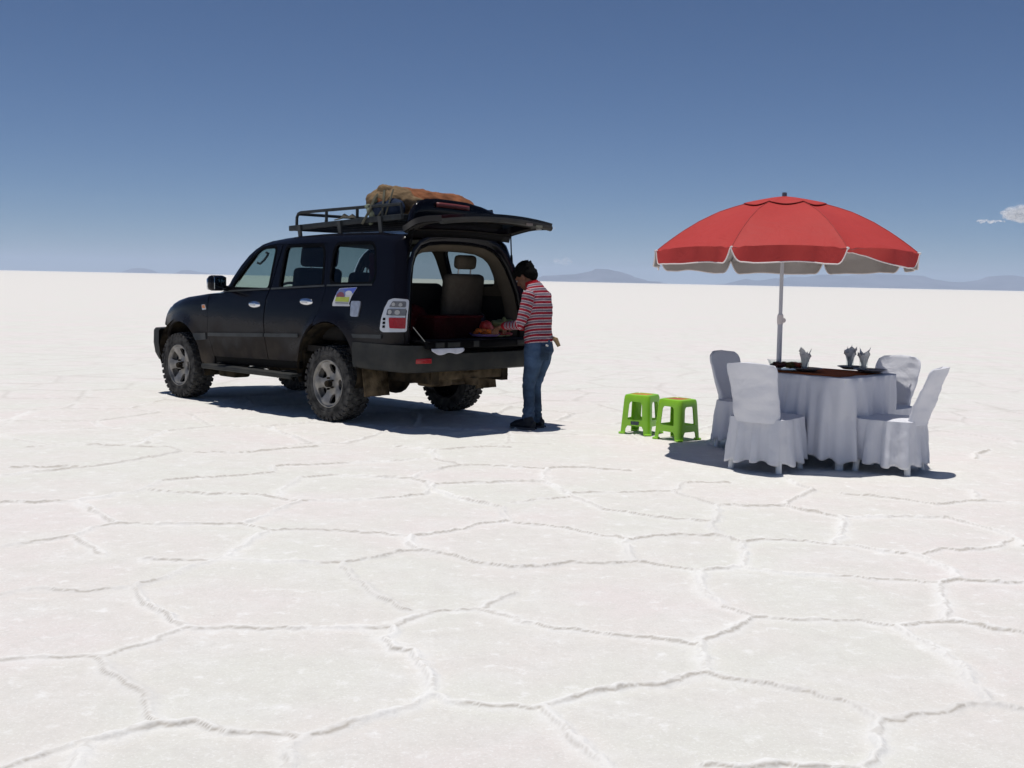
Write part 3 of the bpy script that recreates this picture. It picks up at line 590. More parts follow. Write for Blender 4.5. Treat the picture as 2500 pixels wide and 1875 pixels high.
fr = MB(); fr.grid([ringrow(.042, .045), ringrow(.055, .04), ringrow(.075, .055), ringrow(.105, .09), ringrow(.12, .15), ringrow(.10, .18)]); fr.go('opening_trim', M['trim_tan'], car, True, 50)
sl_ = MB(); sl_.tube([Vector(p) + Vector((-.004, 0, 0)) for p in ringrow(.043, .03)], .010, 6); sl_.go('hatch_seal', M['black_trim'], car)
# floor, dashboard, firewall, wheel wells, underside
f_ = MB(); f_.box((.5, 0, .72), (3.1, 1.66, .06)); f_.box((-.63, 0, .80), (.92, 1.46, .10), None, .01); f_.box((2.05, 0, .86), (.05, 1.6, .62)); f_.go('floor', M['trim_dark'], car)
f_ = MB(); f_.box((1.80, 0, 1.10), (.34, 1.58, .26), None, .06); f_.box((1.66, .42, 1.19), (.22, .36, .12), None, .04); f_.go('dashboard', M['trim_tan'], car)
st = MB(); Rw = Matrix.Rotation(math.radians(62), 3, 'Y')
ring = [Vector((1.42, .42, 1.22)) + Rw @ Vector((.185 * math.cos(a), .185 * math.sin(a), 0)) for a in np.linspace(0, 2 * math.pi, 33)]
st.tube(ring, .016, 8, False); st.tube([(1.42, .42, 1.22), (1.62, .42, 1.12)], .03, 10)
for a in (0, 120, 240): st.tube([(1.42, .42, 1.22), Vector((1.42, .42, 1.22)) + Rw @ Vector((.18 * math.cos(math.radians(a)), .18 * math.sin(math.radians(a)), 0))], .014, 6)
st.go('steering_wheel', M['seat'], car)
def seat(x, y, w_, z0, hh, dz=0.0, head=True, tilt=-10, m=None, hs=1.0):
    o = empty('car_seat', (x, y, z0)); o.parent = car
    m = m or M['seat']; R = Matrix.Rotation(math.radians(tilt), 3, 'Y')
    b_ = MB(); b_.box((.22, 0, .08), (.46, w_, .16), None, .05); b_.go('cushion', m, o, True, 60)
    b_ = MB(); b_.box(R @ Vector((0, 0, .12 + hh / 2)), (.13, w_, hh), R, .055); b_.go('backrest', m, o, True, 60)
    if head:
        hd = MB(); hd.box(R @ Vector((0, 0, .12 + hh + .125)), (.10, w_ * .52 * hs, .15 * hs), R, .048); hr = hd.go('headrest', m, o, True, 60)
        for sy in (-1, 1): pp = MB(); pp.tube([R @ Vector((0, sy * w_ * .16, .10 + hh)), R @ Vector((0, sy * w_ * .16, .20 + hh))], .008, 6); pp.go('headrest_post', M['steel'], o)
    return o
seat(.90, .45, .60, .80, .64, m=M['trim_dark'], hs=1.5); seat(.98, -.42, .52, .78, .60)
seat(.02, .40, .60, .80, .60, m=M['trim_dark'])
t = MB(); t.tube([(1.52, .73, 1.60), (1.50, .70, 1.585), (1.45, .68, 1.63), (1.40, .68, 1.67), (1.36, .69, 1.70), (1.36, .72, 1.71)], .013, 8); t.go('grab_handle', M['trim_tan'], car); seat(.02, -.30, .0001 + .50, .80, .50, head=False, m=M['trim_dark'])
seat(-.44, -.50, .55, .90, .50, tilt=-6)
for cx_, sgn in ((2.85, 1), (2.85, -1), (-.01, 1), (-.01, -1)):
    ww_ = MB(); rr_ = .50; P = []
    for yy in (.93 if cx_ < 1 else .90, .50):
        P.append([(cx_ + rr_ * math.cos(a), sgn * yy, .50 + (.50 if cx_ < 1 else .44) * math.sin(a) if math.sin(a) > 0 else .50 + .3 * math.sin(a)) for a in np.linspace(-.45, math.pi + .45, 22)])
    P.append([(cx_ + .01 * math.cos(a), sgn * .5, .60) for a in np.linspace(-.45, math.pi + .45, 22)]); ww_.grid(P); ww_.go('wheel_arch_liner', M['under'], car, True, 50)
u_ = MB(); u_.box((1.2, 0, .62), (4.2, 1.0, .14)); u_.box((1.35, 0, .60), (1.80, 1.72, .12)); u_.box((-.85, 0, .66), (.55, 1.6, .20))
for sy in (-.48, .48): u_.box((1.1, sy, .50), (4.5, .09, .12))
u_.box((1.6, .05, .44), (1.1, .34, .18), None, .05); u_.box((.9, -.3, .44), (.9, .3, .16), None, .06)
u_.tube([(0, -.72, .385), (0, .72, .385)], .055, 12); u_.ball((0, .0, .385), (.16, .16, .15)); u_.tube([(2.85, -.7, .385), (2.85, .7, .385)], .05, 10)
u_.tube([(.1, .55, .42), (.9, .40, .52)], .03); u_.tube([(.1, -.55, .42), (.9, -.40, .52)], .03)
for sy in (-.50, .50): u_.tube([(-.02, sy, .40), (-.02, sy, .62)], .065, 12)
u_.go('chassis', M['under'], car, True, 40)
ex = MB(); ex.tube([(-.62, -.62, .50), (-.85, -.66, .48), (-.98, -.68, .47)], .03, 10); ex.box((-.55, -.55, .50), (.5, .16, .14), None, .05); ex.go('exhaust_pipe', M['mud'], car)
sp_ = MB(); sp_.lathe([(0, -.09), (.28, -.09), (.35, -.05), (.36, 0), (.35, .05), (.28, .09), (0, .09)], (-.72, .0, .495), 28); sp_.go('spare_wheel', M['mud'], car)
hb_ = MB(); hb_.box((-1.12, 0, .53), (.05, 1.05, .11), None, .01); hb_.box((-1.13, .02, .56), (.03, .22, .05)); hb_.box((-1.14, -.02, .45), (.12, .07, .07)); hb_.box((-1.0, .35, .47), (.22, .30, .12), None, .03); hb_.go('tow_bar', M['mud'], car)
for sy in (1, -1):
    mf = MB(); mf.grid([[(-.56 - .05 * t + .01 * math.sin(9 * u), sy * (.60 + .31 * u), .60 - .30 * t) for u in np.linspace(0, 1, 8)] for t in np.linspace(0, 1, 6)]); solid(mf.go('mud_flap', M['mud'], car), .012, 0)
    mf = MB(); mf.grid([[(2.36 - .03 * t, sy * (.66 + .24 * u), .50 - .20 * t) for u in np.linspace(0, 1, 5)] for t in np.linspace(0, 1, 4)]); solid(mf.go('mud_flap', M['under'], car), .012, 0)
    sk = MB(); sk.box((1.32, sy * .955, .435), (1.70, .17, .035), None, .012); sk.box((1.32, sy * 1.02, .425), (1.72, .035, .055), None, .015)
    for xx in (.7, 1.32, 1.95): sk.box((xx, sy * .85, .455), (.05, .22, .03))
    sk.go('side_step', M['grey_plastic'], car)
    rk = panel('sill', [(2.13, .44), (2.12, .53), (1.05, .56), (.47, .575), (.47, .50)], [], SF, M['black_trim'], car, .06, .03, -.012, sy < 0)
ct = MB(); ct.tube([(1.15, .70, .42), (1.0, .72, .37), (.9, .70, .39), (.8, .74, .34)], [.02, .03, .025, .008], 7); ct.tube([(1.12, .73, .40), (1.12, .73, .35)], .007, 5); ct.tube([(1.03, .74, .38), (1.02, .74, .33)], .007, 5); ct.go('torn_underseal', M['under'], car)
bx_ = MB(); bx_.box((1.96, .74, .38), (.34, .22, .15), None, .03); bx_.go('battery_box', M['under'], car)
# bumpers
def bump_rear():
    P = []
    prof = [(0, .80), (.012, .825), (0.03, .83), (0.035, .80), (.035, .70), (.03, .63), (.018, .585), (-.02, .57), (-.10, .575)]
    path = []
    for t in np.linspace(-.44, -1.08, 9): path.append((t, Yg(.7) - .006, (0, 1)))
    for a in np.linspace(10, 80, 8): path.append((-1.08 - .15 * math.sin(math.radians(a)), Yg(.7) - .006 - .15 * (1 - math.cos(math.radians(a))), (-math.sin(math.radians(a)), math.cos(math.radians(a)))))
    for t in np.linspace(.74, 0, 12): path.append((-1.235 - .03 * (1 - (t / .74) ** 2), t, (-1, 0)))
    path += [(x, -y, (nx, -ny)) for x, y, (nx, ny) in path[::-1][1:]]
    for x, y, n_ in path:
        row = []
        dip = .085 * sst((.70 - abs(y)) / .06) if x < -1.2 else 0
        for (o_, z_) in prof: row.append((x + n_[0] * o_, y + n_[1] * o_, z_ - (dip if z_ > .75 else (dip * .3 if z_ > .65 else 0)) - .0))
        row.insert(0, (x - n_[0] * .13, y - n_[1] * .13, .815 - dip)); row.insert(1, (x - n_[0] * .02, y - n_[1] * .02, .815 - dip))
        P.append(row)
    b_ = MB(); b_.grid(P); return b_.go('rear_bumper', M['grey_plastic'], car, True, 50)
rb = bump_rear()
for sy in (1, -1):
    rf = MB(); rf.box((-1.266, sy * .74, .685), (.018, .17, .05), Matrix.Rotation(sy * math.radians(-14), 3, 'Z'), .006); rf.go('reflector', M['red_lens'], rb)
P = []
for i in range(33):
    a = lerp(-1, 1, i / 32); y = .86 * math.copysign(min(1, abs(a) * 1.35) if abs(a) * 1.35 < 1 else 1, a); f = max(0, (abs(a) * 1.35 - 1)) / .35
    x = 3.71 - .20 * (abs(y) / .86) ** 3 - f * .18; y = y + math.copysign(.03 * f, a)
    nx = 1 if f == 0 else 0; P.append([(x - .10, y * .93, .80), (x, y, .80), (x + .03, y * 1.01, .77), (x + .03, y * 1.015, .62), (x, y * 1.01, .50), (x - .06, y * .99, .42), (x - .16, y * .95, .40)])
fb = MB(); fb.grid(P); fbo = fb.go('front_bumper', M['grey_plastic'], car, True, 50)
gr = MB(); gr.box((3.655, 0, .90), (.03, .98, .15), None, .02)
for k in range(4): gr.box((3.675, 0, .85 + .035 * k), (.02, .94, .012))
gr.go('grille', M['chrome'], car)
for sy in (1, -1):
    hl = MB(); hl.box((3.50, sy * .50, .895), (.10, .30, .14), Matrix.Rotation(-sy * math.radians(16), 3, 'Z'), .04); hl.go('headlamp', M['grey_lens'], car)
    mr = MB(); mr.box((1.845, sy * 1.035, 1.365), (.13, .20, .17), Matrix.Rotation(sy * math.radians(8), 3, 'Z'), .045); mo_ = mr.go('door_mirror', M['paint'], car)
    m2 = MB(); m2.box((1.775, sy * 1.035, 1.365), (.012, .165, .135), Matrix.Rotation(sy * math.radians(8), 3, 'Z'), .004); m2.go('mirror_glass', mat('mirror_glass', (.25, .28, .30), .05, 1), mo_)
    m2 = MB(); m2.box((1.90, sy * 1.06, 1.355), (.04, .15, .13), Matrix.Rotation(sy * math.radians(14), 3, 'Z'), .018); m2.go('mirror_cap', M['chrome'], mo_)
    m2 = MB(); m2.tube([(1.86, sy * .87, 1.30), (1.85, sy * .96, 1.32)], .03, 8); m2.go('mirror_arm', M['black_trim'], mo_)
# wheels
def wheel(x, y, sgn, steer=0):
    o = empty('wheel', (x, y, .385)); o.parent = car; o.rotation_euler = (0, 0, steer)
    R = Matrix.Rotation(-sgn * math.radians(90), 3, 'X')         # lathe z -> outward
    t = MB(); t.lathe([(.235, -.11), (.25, -.13), (.31, -.138), (.355, -.125), (.372, -.10), (.375, 0), (.372, .10), (.355, .125), (.31, .138), (.25, .13), (.235, .11)], (0, 0, 0), 64, R)
    n_ = 34
    for k in range(n_):
        for row, (zz0, off, wdt, sk_) in enumerate(((-.062, 0, .055, .35), (.0, .5, .05, -.3), (.062, 0, .055, -.35), (-.112, .5, .045, 0), (.112, .5, .045, 0))):
            a = 2 * math.pi * (k + off) / n_; rad = .373 if row < 3 else .362
            Rm = R @ Matrix.Rotation(a, 3, 'Z') @ Matrix.Rotation(sk_, 3, 'X'); t.box(R @ (Matrix.Rotation(a, 3, 'Z') @ Vector((rad, 0, zz0))), (.026, .042, wdt), Rm)
        a = 2 * math.pi * (k + .5) / n_
        for s2 in (-1, 1): t.box(R @ (Matrix.Rotation(a, 3, 'Z') @ Vector((.345, 0, s2 * .128))), (.036, .024, .012), R @ Matrix.Rotation(a, 3, 'Z'))
    t.lathe([(.285, .1385), (.288, .142), (.295, .142), (.298, .1385)], (0, 0, 0), 48, R)
    t.go('tyre', M['tyre'], o, True, 30)
    b_ = MB(); b_.lathe([(.238, -.11), (.222, -.10), (.205, 0.0), (.205, .03), (.0, .03)], (0, 0, 0), 40, R); b_.go('brake_drum', M['black_trim'], o)
    rim = MB(); rim.lathe([(.205, .03), (.225, .095), (.240, .118), (.243, .126), (.236, .128), (.226, .115), (.215, .085)], (0, 0, 0), 48, R)
    outer = [(.222 * math.cos(a), .222 * math.sin(a)) for a in np.linspace(0, 2 * math.pi, 61)[:-1]]
    holes = []
    for k in range(5):
        c = 2 * math.pi * (k + .5) / 5; pts = [(.112, -.13), (.135, -.28), (.19, -.31), (.203, -.20), (.205, 0), (.203, .20), (.19, .31), (.135, .28), (.112, .13)]
        holes.append([(r_ * math.cos(c + a), r_ * math.sin(c + a)) for r_, a in pts])
    def dish(a, b):
        r_ = math.hypot(a, b); th = math.atan2(b, a); rib = .012 * math.cos(5 * th) * sst((r_ - .06) / .08)
        z_ = .080 + .030 * sst((r_ - .10) / .11) + .022 * (1 - sst(r_ / .075)) + rib
        return R @ Vector((a, b, z_))
    panel('', outer, holes, dish, None, None, .016, .035, 0, False, .016, rim, flip=False)
    ro = rim.go('rim', M['rim'], o, True, 40)
    hc = MB(); hc.lathe([(.0, .145), (.030, .143), (.036, .12), (.036, .09)], (0, 0, 0), 20, R)
    ho2 = hc.go('hub_cap', M['under'], o)
    nu = MB()
    for k in range(5):
        nu = MB(); a = 2 * math.pi * k / 5; nu.tube([R @ Vector((.058 * math.cos(a), .058 * math.sin(a), .09)), R @ Vector((.058 * math.cos(a), .058 * math.sin(a), .118))], .010, 6); nu.go('wheel_nut', M['under'], o)
wheel(-.03, .80, 1); wheel(-.03, -.80, -1); wheel(2.86, .80, 1); wheel(2.86, -.80, -1)
# raised hatch: shell, window, lip, spoiler, lamp
HL = .80
def hat(u, v, lift=0.0):                       # u 0 hinge -> 1 tip, v -1..1 across
    half = lerp(.71, .76, sst(u * 2.2)); x = -.90 - .61 * u; z = 1.925 + .085 * u + .035 * math.sin(math.pi * u) + .05 * (1 - v * v) * (.4 + .6 * u)
    return Vector((x - .035 * (1 - v * v), v * half, z + lift))
P = [[hat(u, v, .03) for v in np.linspace(-1, 1, 21)] for u in np.linspace(0, 1, 13)]
hatch = empty('hatch', (0, 0, 0)); hatch.parent = car
h_ = MB()
def frame_tri(lift):
    outer = [(0, -1), (1, -1), (1, 1), (0, 1)]; hole = roundpoly([(.14, -.84), (.70, -.86), (.70, .86), (.14, .84)], .09)
    return outer, hole
out_, hol_ = frame_tri(0)
panel('', out_, [hol_], lambda a, b: hat(a, b, .03), None, None, .08, .055, 0, False, .05, h_)
ho_ = h_.go('hatch_shell', M['paint'], hatch, True, 40)
h_ = MB(); panel('', offset([(0.02, -.97), (.98, -.97), (.98, .97), (.02, .97)], 0), [offset(hol_, .01)], lambda a, b: hat(a, b, -.030), None, None, .08, .012, 0, False, .05, h_); h_.go('hatch_inner_panel', M['trim_dark'], hatch, True, 40)
h_ = MB(); panel('', offset(hol_, .03), [], lambda a, b: hat(a, b, .012), None, None, .12, 0, 0, False, .08, h_); h_.go('hatch_window', glass('hatch_glass', (.012, .013, .013)), hatch, True, 60)
h_ = MB(); h_.tube([hat(.97, v, -.02) + Vector((0, 0, 0)) for v in np.linspace(-.99, .99, 20)], .030, 8); h_.go('hatch_lip', M['grey_plastic'], hatch)
for v0, c_ in ((-.50, (.16, .13, .11)), (-.70, (.17, .17, .12))):
    h_ = MB(); h_.box(hat(.985, v0, -.035) + Vector((-.018, 0, 0)), (.012, .09, .022)); h_.go('lamp_cover', mat('lamp_cover', c_, .4), hatch)
h_ = MB(); h_.box(hat(.80, -.90, -.040), (.05, .03, .014)); h_.go('latch', mat('latch_white', (.4, .4, .4), .4), hatch)
s2 = MB(); P = []
spv = [(-.60, .0, .06), (-.585, .06, .12), (-.55, .12, .155), (-.45, .165, .20), (-.3, .18, .235), (-.1, .195, .265), (.1, .20, .275), (.3, .20, .28), (.45, .195, .27), (.55, .17, .245), (.60, .14, .20), (.635, .08, .14), (.65, .0, .06)]
for yv, a_, top in spv:
    P.append([(-.86, yv, 1.95), (-.885, yv, 1.97 + top * .4), (-.90, yv, 1.95 + top * .85), (-.915, yv, 1.95 + top * 1.0), (-.945, yv, 1.955 + top * 1.02), (-.965, yv * .99, 1.95 + top * .95), (-.955, yv * .985, 1.95 + top * .6), (-.95, yv * .98, 1.95)])
s2.grid(P); spo = s2.go('spoiler', M['paint'], hatch, True, 60)
bl_ = MB(); P = []
for yv in np.linspace(-.10, .34, 10):
    tp = float(np.interp(yv, [p[0] for p in spv], [p[2] for p in spv])); P.append([(-.972, yv, 1.95 + tp * .90), (-.976, yv, 1.95 + tp * .90 - .02), (-.972, yv, 1.95 + tp * .90 - .042)])
bl_.grid(P); solid(bl_.go('brake_lamp', mat('dull_red_lens', (.16, .03, .03), .5), hatch, True, 60), .01)
for sy in (1, -1):
    t = MB(); t.tube([(-.99, sy * .735, 1.52), (-1.0, sy * .70, 1.72)], .012, 8); t.tube([(-1.0, sy * .70, 1.72), (-1.02, sy * .66, 1.97)], .007, 8); t.go('gas_strut', M['black_trim'], hatch)
h_ = MB(); h_.grid([[(-.86, v, 1.955 - .03 * v * v) for v in np.linspace(-.66, .66, 12)], [(-.94, v * 1.04, 1.962 - .03 * v * v) for v in np.linspace(-.66, .66, 12)], [(-.985, v * 1.06, 1.935 - .04 * v * v) for v in np.linspace(-.66, .66, 12)], [(-.97, v * 1.05, 1.87 - .05 * v * v) for v in np.linspace(-.66, .66, 12)]]); solid(h_.go('hatch_hinge_panel', M['black_trim'], hatch, True, 60), .01)
# lowered tailgate
tg = empty('tailgate', (0, 0, 0)); tg.parent = car
t = MB(); t.box((-1.21, 0, .855), (.26, 1.50, .03), None, .008); t.box((-1.315, 0, .835), (.05, 1.52, .075), None, .012); t.go('gate_panel', M['black_trim'], tg, True, 40)
t = MB(); t.box((-1.215, 0, .8735), (.20, 1.40, .006)); t.go('gate_liner', M['trim_dark'], tg)
for c_, d_ in (((-1.342, .60, .835), (.006, .11, .05)), ((-1.342, .42, .835), (.006, .16, .045)), ((-1.342, .12, .838), (.008, .07, .06)), ((-1.342, -.52, .838), (.008, .12, .05))):
    t = MB(); t.box(c_, d_, None, .002); t.go('gate_latch', M['grey_plastic'], tg)
for sy in (1, -1): t = MB(); t.tube([(-1.10, sy * .735, 1.0), (-1.29, sy * .745, .865)], .006, 6); t.go('gate_cable', M['moulding'], tg)
t = MB(); t.box((-1.14, 0, .79), (.10, 1.46, .05), None, .01); t.go('rear_sill', M['black_trim'], car)
# roof rack
rk = empty('roof_rack', (0, 0, 0)); rk.parent = car
def rz(x): return 1.972 + (1.0 - x) * .045
for sy in (1, -1):
    t = MB(); t.box((.12, sy * .62, rz(.12)), (1.86, .045, .055), Matrix.Rotation(math.radians(2.6), 3, 'Y'), .006); t.go('rack_side_beam', M['rack'], rk)
t = MB()
for xx in (1.03, -.80): t.box((xx, 0, rz(xx)), (.045, 1.26, .05), None, .006)
for xx in np.linspace(.8, -.6, 8): t.box((xx, 0, rz(xx) - .005), (.03, 1.22, .02))
t.go('rack_base', M['rack'], rk)
t = MB()
for sy in (1, -1):
    t.tube([(.935, sy * .62, rz(.93)), (.93, sy * .62, 2.085), (.905, sy * .62, 2.122), (.86, sy * .62, 2.135), (.40, sy * .62, 2.148), (-.2, sy * .62, 2.162), (-.78, sy * .62, 2.175), (-.80, sy * .62, rz(-.8))], .0165, 10)
    for xx in (.41, -.10, -.5): t.tube([(xx, sy * .62, rz(xx)), (xx, sy * .62, 2.148 + (.4 - xx) * .022)], .0165, 10)
t.tube([(.90, .62, 2.12), (.90, -.62, 2.12)], .0165, 10); t.tube([(.93, .25, 1.99), (.90, .25, 2.12)], .014, 8); t.tube([(.93, -.25, 1.99), (.90, -.25, 2.12)], .014, 8)
t.go('rack_rail', M['rack'], rk)
t = MB()
for sy in (1, -1):
    for xx in (.84, .15, -.5): t = MB(); t.box((xx, sy * .645, (rz(xx) + ZT(xx)) / 2 + .0), (.05, .02, rz(xx) - ZT(xx) + .05), Matrix.Rotation(sy * -.15, 3, 'X')); t.go('rack_foot', M['moulding'], rk)
# ------------------------------------------------------------------ shared cloth tools
def wrinkle(name, col, rough=.9, bs=14, st=.35, var=.04, trans=0.0, bs2=140):
    m = mat(name, col, rough, 0, .12, var, 5); n = m.node_tree.nodes; l = m.node_tree.links; b = n['Principled BSDF']; tc = n['Texture Coordinate']
    a = n.new('ShaderNodeTexNoise'); a.inputs['Scale'].default_value = bs; a.inputs['Detail'].default_value = 4; a.inputs['Distortion'].default_value = 1.2; l.new(tc.outputs['Object'], a.inputs['Vector'])
    c = n.new('ShaderNodeTexNoise'); c.inputs['Scale'].default_value = bs2; l.new(tc.outputs['Object'], c.inputs['Vector'])
    p = n.new('ShaderNodeBump'); p.inputs['Strength'].default_value = st; p.inputs['Distance'].default_value = .03; l.new(a.outputs['Fac'], p.inputs['Height'])
    p2 = n.new('ShaderNodeBump'); p2.inputs['Strength'].default_value = .1; p2.inputs['Distance'].default_value = .003; l.new(c.outputs['Fac'], p2.inputs['Height']); l.new(p.outputs[0], p2.inputs['Normal']); l.new(p2.outputs[0], b.inputs['Normal'])
    if trans:
        t = n.new('ShaderNodeBsdfTranslucent'); t.inputs[0].default_value = (*col, 1); mx = n.new('ShaderNodeMixShader'); mx.inputs[0].default_value = trans
        l.new(b.outputs[0], mx.inputs[1]); l.new(t.outputs[0], mx.inputs[2]); l.new(mx.outputs[0], n['Material Output'].inputs[0])
    return m
M['cloth'] = wrinkle('white_cloth', (.775, .78, .825), .9, 7, .30, .02, .16)
M['plastic_white'] = mat('white_plastic', (.72, .73, .74), .4)
M['tarp'] = wrinkle('orange_tarp', (.21, .082, .038), .85, 7, .9, .35)
M['tarp_tan'] = wrinkle('tan_tarp', (.20, .135, .075), .85, 9, .9, .3)
def remesh(name, mb, vox, m, parent, smooth=6, disp=None):
    me = bpy.data.meshes.new('tmp'); me.from_pydata([tuple(v) for v in mb.v], [], [tuple(f) for f in mb.f]); me.update()
    o = bpy.data.objects.new('tmp', me); COL.objects.link(o)
    r = o.modifiers.new('r', 'REMESH'); r.mode = 'VOXEL'; r.voxel_size = vox; r.use_smooth_shade = True
    s_ = o.modifiers.new('s', 'SMOOTH'); s_.factor = .5; s_.iterations = smooth
    dg = bpy.context.evaluated_depsgraph_get(); ev = o.evaluated_get(dg); nm = bpy.data.meshes.new_from_object(ev); bpy.data.objects.remove(o); bpy.data.meshes.remove(me)
    nm.name = name
    if disp:
        nm.update(); co = [v.co.copy() for v in nm.vertices]; no = [v.normal.copy() for v in nm.vertices]
        for v, c, n_ in zip(nm.vertices, co, no): v.co = c + n_ * disp(c)
    nm.materials.clear(); nm.materials.append(m); nm.polygons.foreach_set('use_smooth', [True] * len(nm.polygons))
    o2 = bpy.data.objects.new(name, nm); COL.objects.link(o2)
    if parent: o2.parent = parent
    return o2
def n3(p, s, seed=0):
    from mathutils import noise
    return noise.fractal(Vector(p) * s + Vector((seed * 7.1, 0, 0)), 1.0, 2.0, 4)
CM = car.matrix_world.copy()
CMat = Matrix.Translation((-1.24, 12.2, 0)) @ Matrix.Rotation(2.377, 4, 'Z')
def oncar(name, x, y, z, label, cat, group=None):
    p = CMat @ Vector((x, y, z)); return empty(name, p, 2.377, label, cat, group)
# ------------------------------------------------------------------ load on the roof
lg = oncar('luggage_bundle', -.33, 0, 2.03, 'orange and tan tarpaulin bundle tied onto the roof rack', 'luggage')
b_ = MB(); b_.tube([(.02, .56, .17), (0, .50, .18), (0, .42, .185), (0, .1, .195), (0, -.2, .185), (0, -.45, .175), (0, -.60, .15), (0, -.68, .12)], [.10, .22, .28, .31, .31, .29, .24, .08], 20, True, [.05, .11, .135, .15, .15, .14, .12, .06], (1, 0, 0))
lb = remesh('tarpaulin', b_, .018, M['tarp'], lg, 3, lambda p: .018 * n3(p, 5, 1) + .008 * n3(p, 16, 2))
b_ = MB(); b_.tube([(0, .57, .17), (0, .52, .18), (0, .45, .185), (0, .30, .20)], [.12, .235, .295, .31], 20, True, [.06, .12, .145, .158], (1, 0, 0))
b_.ball((-.05, .48, .315), (.09, .07, .04)); b_.ball((-.30, .30, .17), (.03, .07, .04)); b_.tube([(-.28, .36, .20), (-.33, .27, .19), (-.35, .15, .12), (-.34, .05, .10)], [.03, .035, .022, .012], 8); b_.tube([(-.30, .40, .02), (-.32, .36, .10), (-.31, .34, .18)], [.02, .03, .03], 8)
remesh('tarpaulin_end', b_, .016, M['tarp_tan'], lg, 2, lambda p: .016 * n3(p, 8, 5) + .008 * n3(p, 22, 4))
for k, (pts, r_) in enumerate((([(-.05, .60, .02), (-.18, .63, .10), (-.16, .60, .23), (-.05, .50, .325)], .014), ([(.10, .66, -.04), (0, .645, .10), (-.02, .60, .22), (-.02, .48, .33)], .016), ([(-.20, .62, .02), (-.24, .60, .16), (-.22, .53, .30)], .012))):
    t = MB(); t.tube(pts, r_, 7, True, r_ * .4); t.go('strap', mat('strap_olive', (.10, .095, .07), .9, 0, .1, .2, 30), lg)
bb = MB(); bb.ball((-.20, .50, .12), (.14, .10, .10)); bb.ball((-.06, .54, .10), (.14, .09, .09)); bo = remesh('duffel_bag', bb, .015, wrinkle('navy_cloth', (.018, .028, .055), .9, 12, .8, .3), None, 3, lambda p: .010 * n3(p, 12, 8))
bo.location = CMat @ Vector((-.33, 0, 2.03)); bo.rotation_euler = (0, 0, 2.377); tag(bo, 'small navy blue bag squashed under the tarpaulin bundle', 'bag')
bb = MB()
for k in range(7): bb.ball((.02 + random.uniform(-.05, .05), .60 + random.uniform(-.04, .04), .02 + .035 * k), (random.uniform(.03, .05), random.uniform(.02, .04), random.uniform(.03, .05)))
bo = remesh('cloth_sheet', bb, .012, wrinkle('sage_cloth', (.17, .19, .14), .9, 14, .8, .3), None, 2, lambda p: .012 * n3(p, 18, 3)); bo.location = CMat @ Vector((-.33, 0, 2.0)); bo.rotation_euler = (0, 0, 2.377)
tag(bo, 'crumpled pale green cloth hanging at the front of the roof load', 'cloth')
t = MB(); t.tube([(.30, .60, 2.045), (.22, .58, 2.06), (.12, .61, 2.085), (.06, .60, 2.065), (-.02, .62, 2.08), (-.08, .6, 2.05)], [.006, .008, .022, .016, .020, .008], 7)
bo = t.go('rope', mat('rope_grey', (.19, .17, .13), .95, 0, .1, .3, 60), None); bo.matrix_world = CMat; tag(bo, 'knotted grey rope lying on the empty front half of the rack', 'rope')
# ------------------------------------------------------------------ things in the boot
def blob(name, at, r, m, label, cat, seed=0, amp=.012, fr_=14, parts=None, vox=.010):
    mb = MB(); mb.ball((0, 0, 0), r) if parts is None else [mb.ball(c, q_) for c, q_ in parts]
    o = remesh(name, mb, vox, m, None, 2, lambda p: amp * n3(p, fr_, seed)); o.location = CMat @ Vector(at); o.rotation_euler = (0, 0, 2.377); tag(o, label, cat); return o
M['dred'] = wrinkle('dark_red_cloth', (.028, .0035, .004), .95, 16, .5, .35); M['dred2'] = wrinkle('crimson_cloth', (.050, .004, .005), .95, 16, .5, .3)
cr_ = oncar('storage_crate', -.80, -.02, .86, 'dark red cloth covered crate behind the rear seat', 'crate')
t = MB(); t.box((0, 0, .11), (.28, .66, .22), None, .02); t.go('crate_box', M['dred'], cr_, True, 50); t = MB(); t.box((0, 0, .225), (.30, .68, .025), None, .008); t.go('lid', M['dred2'], cr_, True, 50)
blob('folded_blanket', (-.55, .33, .99), None, M['dred2'], 'crumpled dark red blanket on the left of the boot', 'blanket', 3, .015, 10, [((0, 0, .12), (.16, .20, .10)), ((0, .10, .02), (.18, .16, .12)), ((0, -.1, .05), (.17, .14, .10))], .016)
blob('jacket', (.15, .68, 1.40), None, M['dred2'], 'dark red jacket hanging behind the left rear pillar', 'jacket', 6, .018, 8, [((-.55, -.05, .14), (.07, .07, .12)), ((-.57, -.07, .0), (.08, .10, .14)), ((-.55, -.06, -.18), (.08, .08, .16)), ((-.52, -.03, .26), (.03, .03, .06))], .016)
tr = oncar('serving_tray', -1.08, -.25, .895, 'purple rimmed plastic tray holding orange fruit pieces', 'tray')
t = MB(); t.lathe([(0, 0), (.13, 0), (.155, .022), (.16, .022), (.13, -.004), (0, -.004)], (0, 0, 0), 24); t.go('tray_dish', mat('purple_plastic', (.35, .22, .50), .4), tr)
M['orange'] = mat('orange_food', (.75, .17, .02), .5, 0, .4, .3, 30); M['redfood'] = mat('red_plastic_bag', (.45, .035, .03), .3, 0, .5, .25, 20, .6, 60)
for k in range(11):
    a = k * 2.4; r_ = .02 + .028 * math.sqrt(k) ; p = CMat @ Vector((-1.08 + r_ * math.cos(a), -.25 + r_ * math.sin(a), .918 + .03 * (k % 3 == 0)))
    t = MB(); t.ball((0, 0, 0), (.032, .026, .022)); o = t.go('orange_piece', M['orange'], None); o.location = p; o.rotation_euler = (0, 0, a); tag(o, 'small orange fruit piece, one of the heap on the purple tray', 'fruit', 'orange pieces on the tray')
